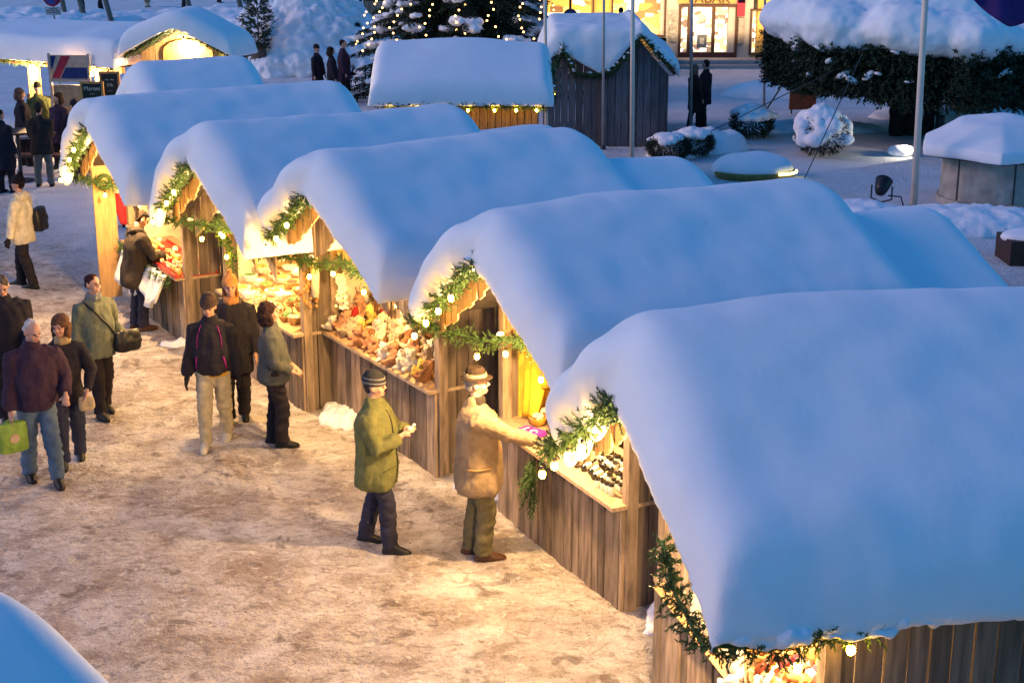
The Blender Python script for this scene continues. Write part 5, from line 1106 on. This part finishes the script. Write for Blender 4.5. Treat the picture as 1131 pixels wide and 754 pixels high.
# white fleece hung below the counter of the farthest stall
X, Y, ph, W = SP[4]; o = empty('white_fleece', (X, Y, 0), ph, 'white fleece drape hanging below the counter of the farthest stall', 'drape')
V_ = [(-.9+2.1*i/40, -.20-.03*math.sin(i*1.3)-.02*j, (CZ-.02)-(j/8)*(.25+.25*abs(math.sin(i*.23+.6)))) for j in range(9) for i in range(41)]
m = MB(); m.add(V_, [(j*41+i, j*41+i+1, j*41+42+i, j*41+41+i) for j in range(8) for i in range(40)]); q_ = m.build('fleece', FL[3], o, True); md = q_.modifiers.new('s', 'SOLIDIFY'); md.thickness = .03
o = empty('fir_garland', (X, Y, 0), ph, 'fir garland laid along the counter edge of the farthest stall', 'garland', 'fir garlands along counter edges'); m = MB()
for p_ in along([(-1.2, -.2, CZ-.03), (0, -.22, CZ-.08), (1.3, -.2, CZ-.05)], .03):
    for _ in range(3): sprig(m, p_, Vector((rnd(-1, 1), rnd(-1, .1), rnd(-1, .5))), .12, .008, 7)
m.build('foliage', NEED, o)
# hanging greens in the basket stall opening
garland((SP[3][0], SP[3][1], 0), SP[3][2], [(-1.15, -.1, 1.95), (-1.05, -.02, 1.6), (-1.1, .05, 1.25)], 'fir garland with gold baubles hanging down the left post of the basket stall', 'hanging fir strands', [(-1.08, -.1, 1.75), (-1.02, -.06, 1.45)], dens=80, r=.1)
for i in range(5):
    o = empty('paper_star', sw(3, -.75+i*.25, .35, 1.70+.05*(i % 2)), rnd(0, 1), 'cream paper star hanging in the basket stall opening', 'ornament', 'cream stars hanging in the basket stall'); m = MB()
    pts = [((.085 if t % 2 == 0 else .035)*math.cos(t*math.pi/5), 0, (.085 if t % 2 == 0 else .035)*math.sin(t*math.pi/5)) for t in range(10)]
    m.add([(0, -.02, 0), (0, .02, 0)]+pts, [(0, 2+t, 2+(t+1) % 10) for t in range(10)]+[(1, 2+(t+1) % 10, 2+t) for t in range(10)]); m.build('star', FL[0], o); m = MB(); m.tube([(0, 0, .08), (0, 0, .3)], .003, 4); m.build('string', BLACK, o)
# goods of the nearest stall
pk = []
for t, (c, l_) in enumerate((((.70, .58, .50), 'pale'), ((.45, .06, .12), 'crimson'), ((.62, .40, .16), 'honey'), ((.2, .05, .03), 'dark red'))):
    o = empty('wrapped_sweet', (0, 0, 0), 0, '%s wrapped pastry roll in the heap on the nearest stall' % l_, 'pastry', '%s wrapped pastries heaped on the nearest stall' % l_)
    m = MB(); m.tube([(-.07, 0, 0), (-.03, 0, .006), (.03, 0, .006), (.07, 0, 0)], [.014, .027, .027, .014], 10); m.build('roll', mat('sweet%d' % t, c, .5, .2, 30), o, True)
    for s in (-1, 1): m = MB(); m.tube([(s*.068, 0, 0), (s*.095, 0, 0)], [.012, .026], 8); m.build('twist_end', mat('sweet%d' % t, c), o)
    pk.append(o)
dm = MB(); dm.add([(-1.2, -.12, CZ), (1.25, -.12, CZ), (1.25, .8, CZ+.30), (-1.2, .8, CZ+.30), (-1.2, .8, CZ), (1.25, .8, CZ)], [(0, 1, 2, 3), (0, 4, 5, 1), (2, 5, 4, 3), (0, 3, 4), (1, 5, 2)]); dm.build('display_slope', WOODN, STALL[0])
for i in range(150):
    x = rnd(.1, 1.22); y = rnd(-.1, .78); put(pk[rng.choices(range(4), [7, 2, 4, 2])[0]], 0, x, y, CZ+.035+(y+.12)*.33+rnd(0, .05), rnd(0, 3), rnd(-.4, .4), rnd(-.6, .6), rnd(.9, 1.3))
for p_ in pk: kill(p_)
X, Y, ph, W = SP[0]; o = empty('cloth_drape', (X, Y, 0), ph, 'cream cloth drawn aside in the opening of the nearest stall', 'curtain')
V_ = []
for j in range(13):
    for i in range(25):
        t = i/24; s = j/12; V_.append((-.55+(.75+.45*s**1.5)*t*(1-.1*s), -.02-.03*math.sin(t*20)-.05*s, 1.95-s*.95*(1-.0*t)))
m = MB(); m.add(V_, [(j*25+i, j*25+i+1, j*25+26+i, j*25+25+i) for j in range(12) for i in range(24)]); q_ = m.build('drape', CREAM, o, True); md = q_.modifiers.new('s', 'SOLIDIFY'); md.thickness = .008
m = MB(); m.tube([(-.6, 0, 1.96), (.4, 0, 1.96)], .012, 6); m.build('rod', WOODN, o)
# front wall panel filling the left part of the nearest stall front
m = MB(); planks(m, -W/2-.01, -.25, CZ+.0, 1.93, -.02, .03, .14); m.build('front_panel', WOODO, STALL[0])
# ------------------------------------------------------------ snow berms along the stalls
def berm(k, pts): return [(sw(k, x, y, 0).x, sw(k, x, y, 0).y, rx, ry, h, rnd(0, 3)) for (x, y, rx, ry, h) in pts]
BB = []
for k in range(5):
    W = SP[k][3]
    BB += berm(k, [(x, -.10+rnd(-.03, .05), rnd(.02, .06), rnd(.02, .05), rnd(.01, .07)) for x in []])
    BB += berm(k, [(W/2+.42, .25, .34, .26, .12), (W/2+.65, .6, .45, .4, .24), (W/2+.28, .5, .3, .4, .16)])
BB += berm(3, [(W/2+.34, .12, .2, .15, .10), (W/2+.5, .2, .25, .2, .14)]) + berm(4, [(1.2, -.15, .2, .14, .10)])
mound('snow_bank', BB, SNOWR, .022, 0, ((.07, 4), (.05, 11), (.02, 26)), kind='structure')
# ------------------------------------------------------------ snack huts at the upper left
WD = mat('orange_wood', (.50, .26, .09), .7, .25, 4, .2, 30, sc=(5, 5, .5))
A = Vector((-8.94, 34.86, 0)); an = math.atan2(-2.55, 3.64)
h = empty('snack_hut', A, an, 'long open snack hut with a flat snow covered roof at the upper left edge', 'market hut'); L = 6.2; E0 = 2.22
m = MB(); m.box(-L, .1, -.25, 2.3, E0-.06, E0); m.build('roof', EDGE, h)
m = MB(); snow_slab(m, lambda x, y: E0+.01+.08*y, -L, .22, -.42, 2.5, .52, edge=.3, seed=91); soft(m, 'snow_cover', SNOW, h, .06, 6, ((.03, .9),))
for x in (-.75, -3.2, -5.6): m = MB(); m.box(x-.11, x+.11, -.1, .1, 0, E0-.061); m.build('corner_post', WD, h)
m = MB(); m.box(-L, .1, -.12, -.02, E0-.2, E0-.061); m.build('eave_beam', WD, h)
m = MB(); m.box(-L, .0, 2.0, 2.1, 0, .9); m.build('rear_counter', WOODD, h)
lamp(h, (-.75, -.3, 1.98), 330, (1, .62, .28)); lamp(h, (-2.9, -.3, 1.98), 260, (1, .62, .28))
garland(A, an, [(-L, -.34, E0-.05), (-3, -.36, E0-.1), (-1.5, -.36, E0-.07), (.15, -.36, E0-.1)], 'fir garland along the eave of the long snack hut', 'fir garlands on the snack huts', [(-.78, -.42, E0-.2), (-2.7, -.42, E0-.16)], dens=40, r=.09)
def board(u, v0, v1, u1, y, label, words, rz=0):
    a, b = PV(u, v1, y), PV(u1, v1, y); c = PV(u, v0, y); w_, h_ = b.x-a.x, c.z-a.z; cx = (a.x+b.x)/2
    o = empty('chalk_board', (cx, y, a.z), rz, label, 'chalkboard', 'menu chalkboards of the snack hut')
    m = MB(); f = .05
    m.box(-w_/2, w_/2, -.03, .02, 0, f); m.box(-w_/2, w_/2, -.03, .02, h_-f, h_); m.box(-w_/2, -w_/2+f, -.03, .02, f, h_-f); m.box(w_/2-f, w_/2, -.03, .02, f, h_-f); m.build('frame', WD, o)
    m = MB(); m.box(-w_/2+f, w_/2-f, -.01, .01, f, h_-f); pn = m.build('slate', mat('slate', (.02, .022, .02), .6, .3), o)
    CH = mat('chalk', (.6, .58, .5), .9, .2)
    for i, wd in enumerate(words):
        text(wd, h_*.24 if i == 0 else h_*.17, T(0, -.014, h_*(.62-.2*i)) @ rotm('X', R(90)), CH, pn, 'chalk_writing', .002)
    for s in (-1, 1): m = MB(); m.box(s*w_*.42-.02, s*w_*.42+.02, .02, .06, -a.z, .0); m.build('leg', WD, o)
board(90, 90, 116, 116, 33.0, 'small framed chalkboard reading Maroni, in front of the other board', ['Maroni', '~~'])
board(111, 79, 108, 134, 33.6, 'larger framed chalkboard with price lines, behind the other board', ['~ ~', '77k', '- -'])
y_ = 34.9; a, b = PV(57, 88, y_), PV(97, 61, y_); o = empty('poster_stand', (a.x, y_, 0), R(-5), 'framed poster with red and dark blue fields under the snack hut roof', 'poster stand')
w_, z0, z1 = b.x-a.x, a.z, b.z
m = MB(); m.box(0, w_, 0, .04, z0, z1); pn = m.build('poster', mat('poster_beige', (.40, .33, .27)), o)
m = MB(); m.add([(0.02, -.004, z0+.03), (w_*.22, -.004, z0+.03), (w_*.55, -.004, z1-.02), (w_*.30, -.004, z1-.02)], [(0, 1, 2, 3)]); m.build('red_stripe', mat('poster_red', (.30, .02, .05)), pn)
m = MB(); m.add([(w_*.25, -.005, z0+.03), (w_-.02, -.005, z0+.03), (w_-.02, -.005, z0+(z1-z0)*.5), (w_*.42, -.005, z0+(z1-z0)*.5)], [(0, 1, 2, 3)]); m.add([(.02, -.0055, z0+.2), (.15, -.0055, z1-.02), (.02, -.0055, z1-.02)], [(0, 1, 2)]); m.build('blue_field', mat('poster_blue', (.012, .03, .14)), pn)
m = MB(); m.box(-.05, 0, -.03, .05, 0, z1+.04); m.box(w_, w_+.04, -.03, .05, 0, z1+.04); m.box(0, w_, -.02, .05, z0-.06, z0-.001); m.build('frame', METAL, o)
m = MB(); m.box(0.02, w_*.9, .0, .04, z0-.62, z0-.12); m.build('lower_panel', mat('taupe_panel', (.20, .18, .14), .8), o)
# gabled snack hut
B_ = Vector((-7.65, 33.9, 0)); zA, zB, zP = PV(138, 52, 35.0).z, PV(262, 72, 32.85).z, PV(177, 27, 33.9).z; ze = (zA+zB)/2; hw = 1.9
an = -.22; B_ = Vector((PV(199, 60, 33.8).x, 33.8, 0)); hw = 1.27
g = empty('gabled_hut', B_, an, 'gabled snack hut with brightly lit gable and snow roof at the upper left', 'market hut'); f = lambda x: zP-(zP-ze)*abs(x)/hw
m = MB(); planks(m, -hw+.1, hw-.1, ze-.25, lambda x: f(x)-.04, .5, .04, .16); m.build('gable_boards', WOODN, g)
m = MB(); planks(m, -hw+.1, hw-.1, 0, lambda x: f(x)-.04, 1.0, .04, .16); m.build('rear_wall', WD, g)
for s in (-1, 1): m = MB(); planks(m, .52, 1.0, 0, f(hw-.1)-.04, s*(hw-.1), .04, .16, 'y'); m.build('side_wall', WD, g)
m = MB(); planks(m, -hw+.1, hw-.1, 0, 1.0, .5, .04, .16); m.build('counter_front', WD, g)
m = MB(); m.box(-hw, hw, .3, .9, 1.0, 1.05); m.build('counter_top', WOODN, g)
m = MB()
for s in (-1, 1):
    q = math.atan2(zP-ze, hw); m.box(0, math.hypot(zP-ze, hw)+.05, -.1, 1.05, -.03, .02, M=T(0, 0, zP) @ (rotm('Y', q) if s > 0 else rotm('Z', math.pi) @ rotm('Y', q) @ Matrix.Scale(-1, 4, (0, 1, 0))))
m.build('roof', EDGE, g)
m = MB(); snow_slab(m, lambda x, y: zP+.03-(zP-ze)/hw*(math.sqrt(x*x+.06)-.12), -hw-.12, hw+.12, -.3, 1.15, .42, edge=.3, seed=95); soft(m, 'snow_cover', SNOW, g, .06, 6, ((.04, .9),))
m = MB(); pts = [(-.55, .44, ze+.02), (.55, .44, ze+.02)]
m.add([(x, y, z_) for y in (.44, .40) for (x, z_) in [(-.6, ze-.2), (.6, ze-.2)]+[(.6*math.cos(t*.3927), ze+.05+.28*math.sin(t*.3927)) for t in range(9)]], [tuple(range(11)), tuple(range(11, 22))[::-1]]+[(i, (i+1) % 11, 11+(i+1) % 11, 11+i) for i in range(11)]); m.build('arched_board', WD, g)
lamp(g, (.05, .12, zP-.38), 130, (1, .72, .4)); lamp(g, (0, .75, 1.9), 90, (1, .6, .25))
garland(B_, an, [(-hw, -.14, ze-.02), (-hw*.5, -.14, (ze+zP)/2-.05), (0, -.14, zP-.02), (hw*.5, -.14, (ze+zP)/2-.05), (hw, -.14, ze-.04)], 'fir garland following the gable of the gabled snack hut', 'fir garlands on the snack huts', [(hw*.85, -.2, ze+.02)], dens=50, r=.09)
# standing table with stool in the crowd
p = G(24, 200); t_ = empty('standing_table', (p.x, p.y, 0), .2, 'dark standing table in the middle of the drinking crowd', 'table'); m = MB(); m.rings([(1.05, .45, .45, 0, 0), (1.09, .45, .45, 0, 0)], 24); m.build('tabletop', BRN, t_); m = MB(); m.tube([(0, 0, .03), (0, 0, 1.05)], .04, 8); m.build('column', DMET, t_); m = MB(); m.rings([(0, .3, .3, 0, 0), (.03, .28, .28, 0, 0)], 20); m.build('foot_plate', DMET, t_)
p = G(30, 186); t_ = empty('bar_stool', (p.x+.1, p.y-.2, 0), .3, 'grey bar stool with thin metal legs among the drinking crowd', 'stool'); m = MB(); m.box(-.2, .2, -.2, .2, .72, .77); m.build('seat', mat('stool_grey', (.22, .22, .25)), t_)
for (a, b) in ((-1, -1), (1, -1), (-1, 1), (1, 1)): m = MB(); m.tube([(a*.17, b*.17, .72), (a*.21, b*.21, 0)], .014, 6); m.build('leg', METAL, t_)
p = G(40, 196); m = MB(); b_ = empty('low_bench', (0, 0, 0), 0, 'low reddish brown plank bench behind the drinking crowd', 'bench'); q2 = G(150, 186); m.box(p.x-2.5, p.x+2.4, p.y+.2, p.y+.55, .40, .46); m.build('seat', mat('red_brown_plank', (.12, .05, .035), .8), b_)
for i in range(4): m = MB(); m.box(p.x-2.3+i*1.5, p.x-2.2+i*1.5, p.y+.22, p.y+.53, 0, .399); m.build('leg', BRN, b_)
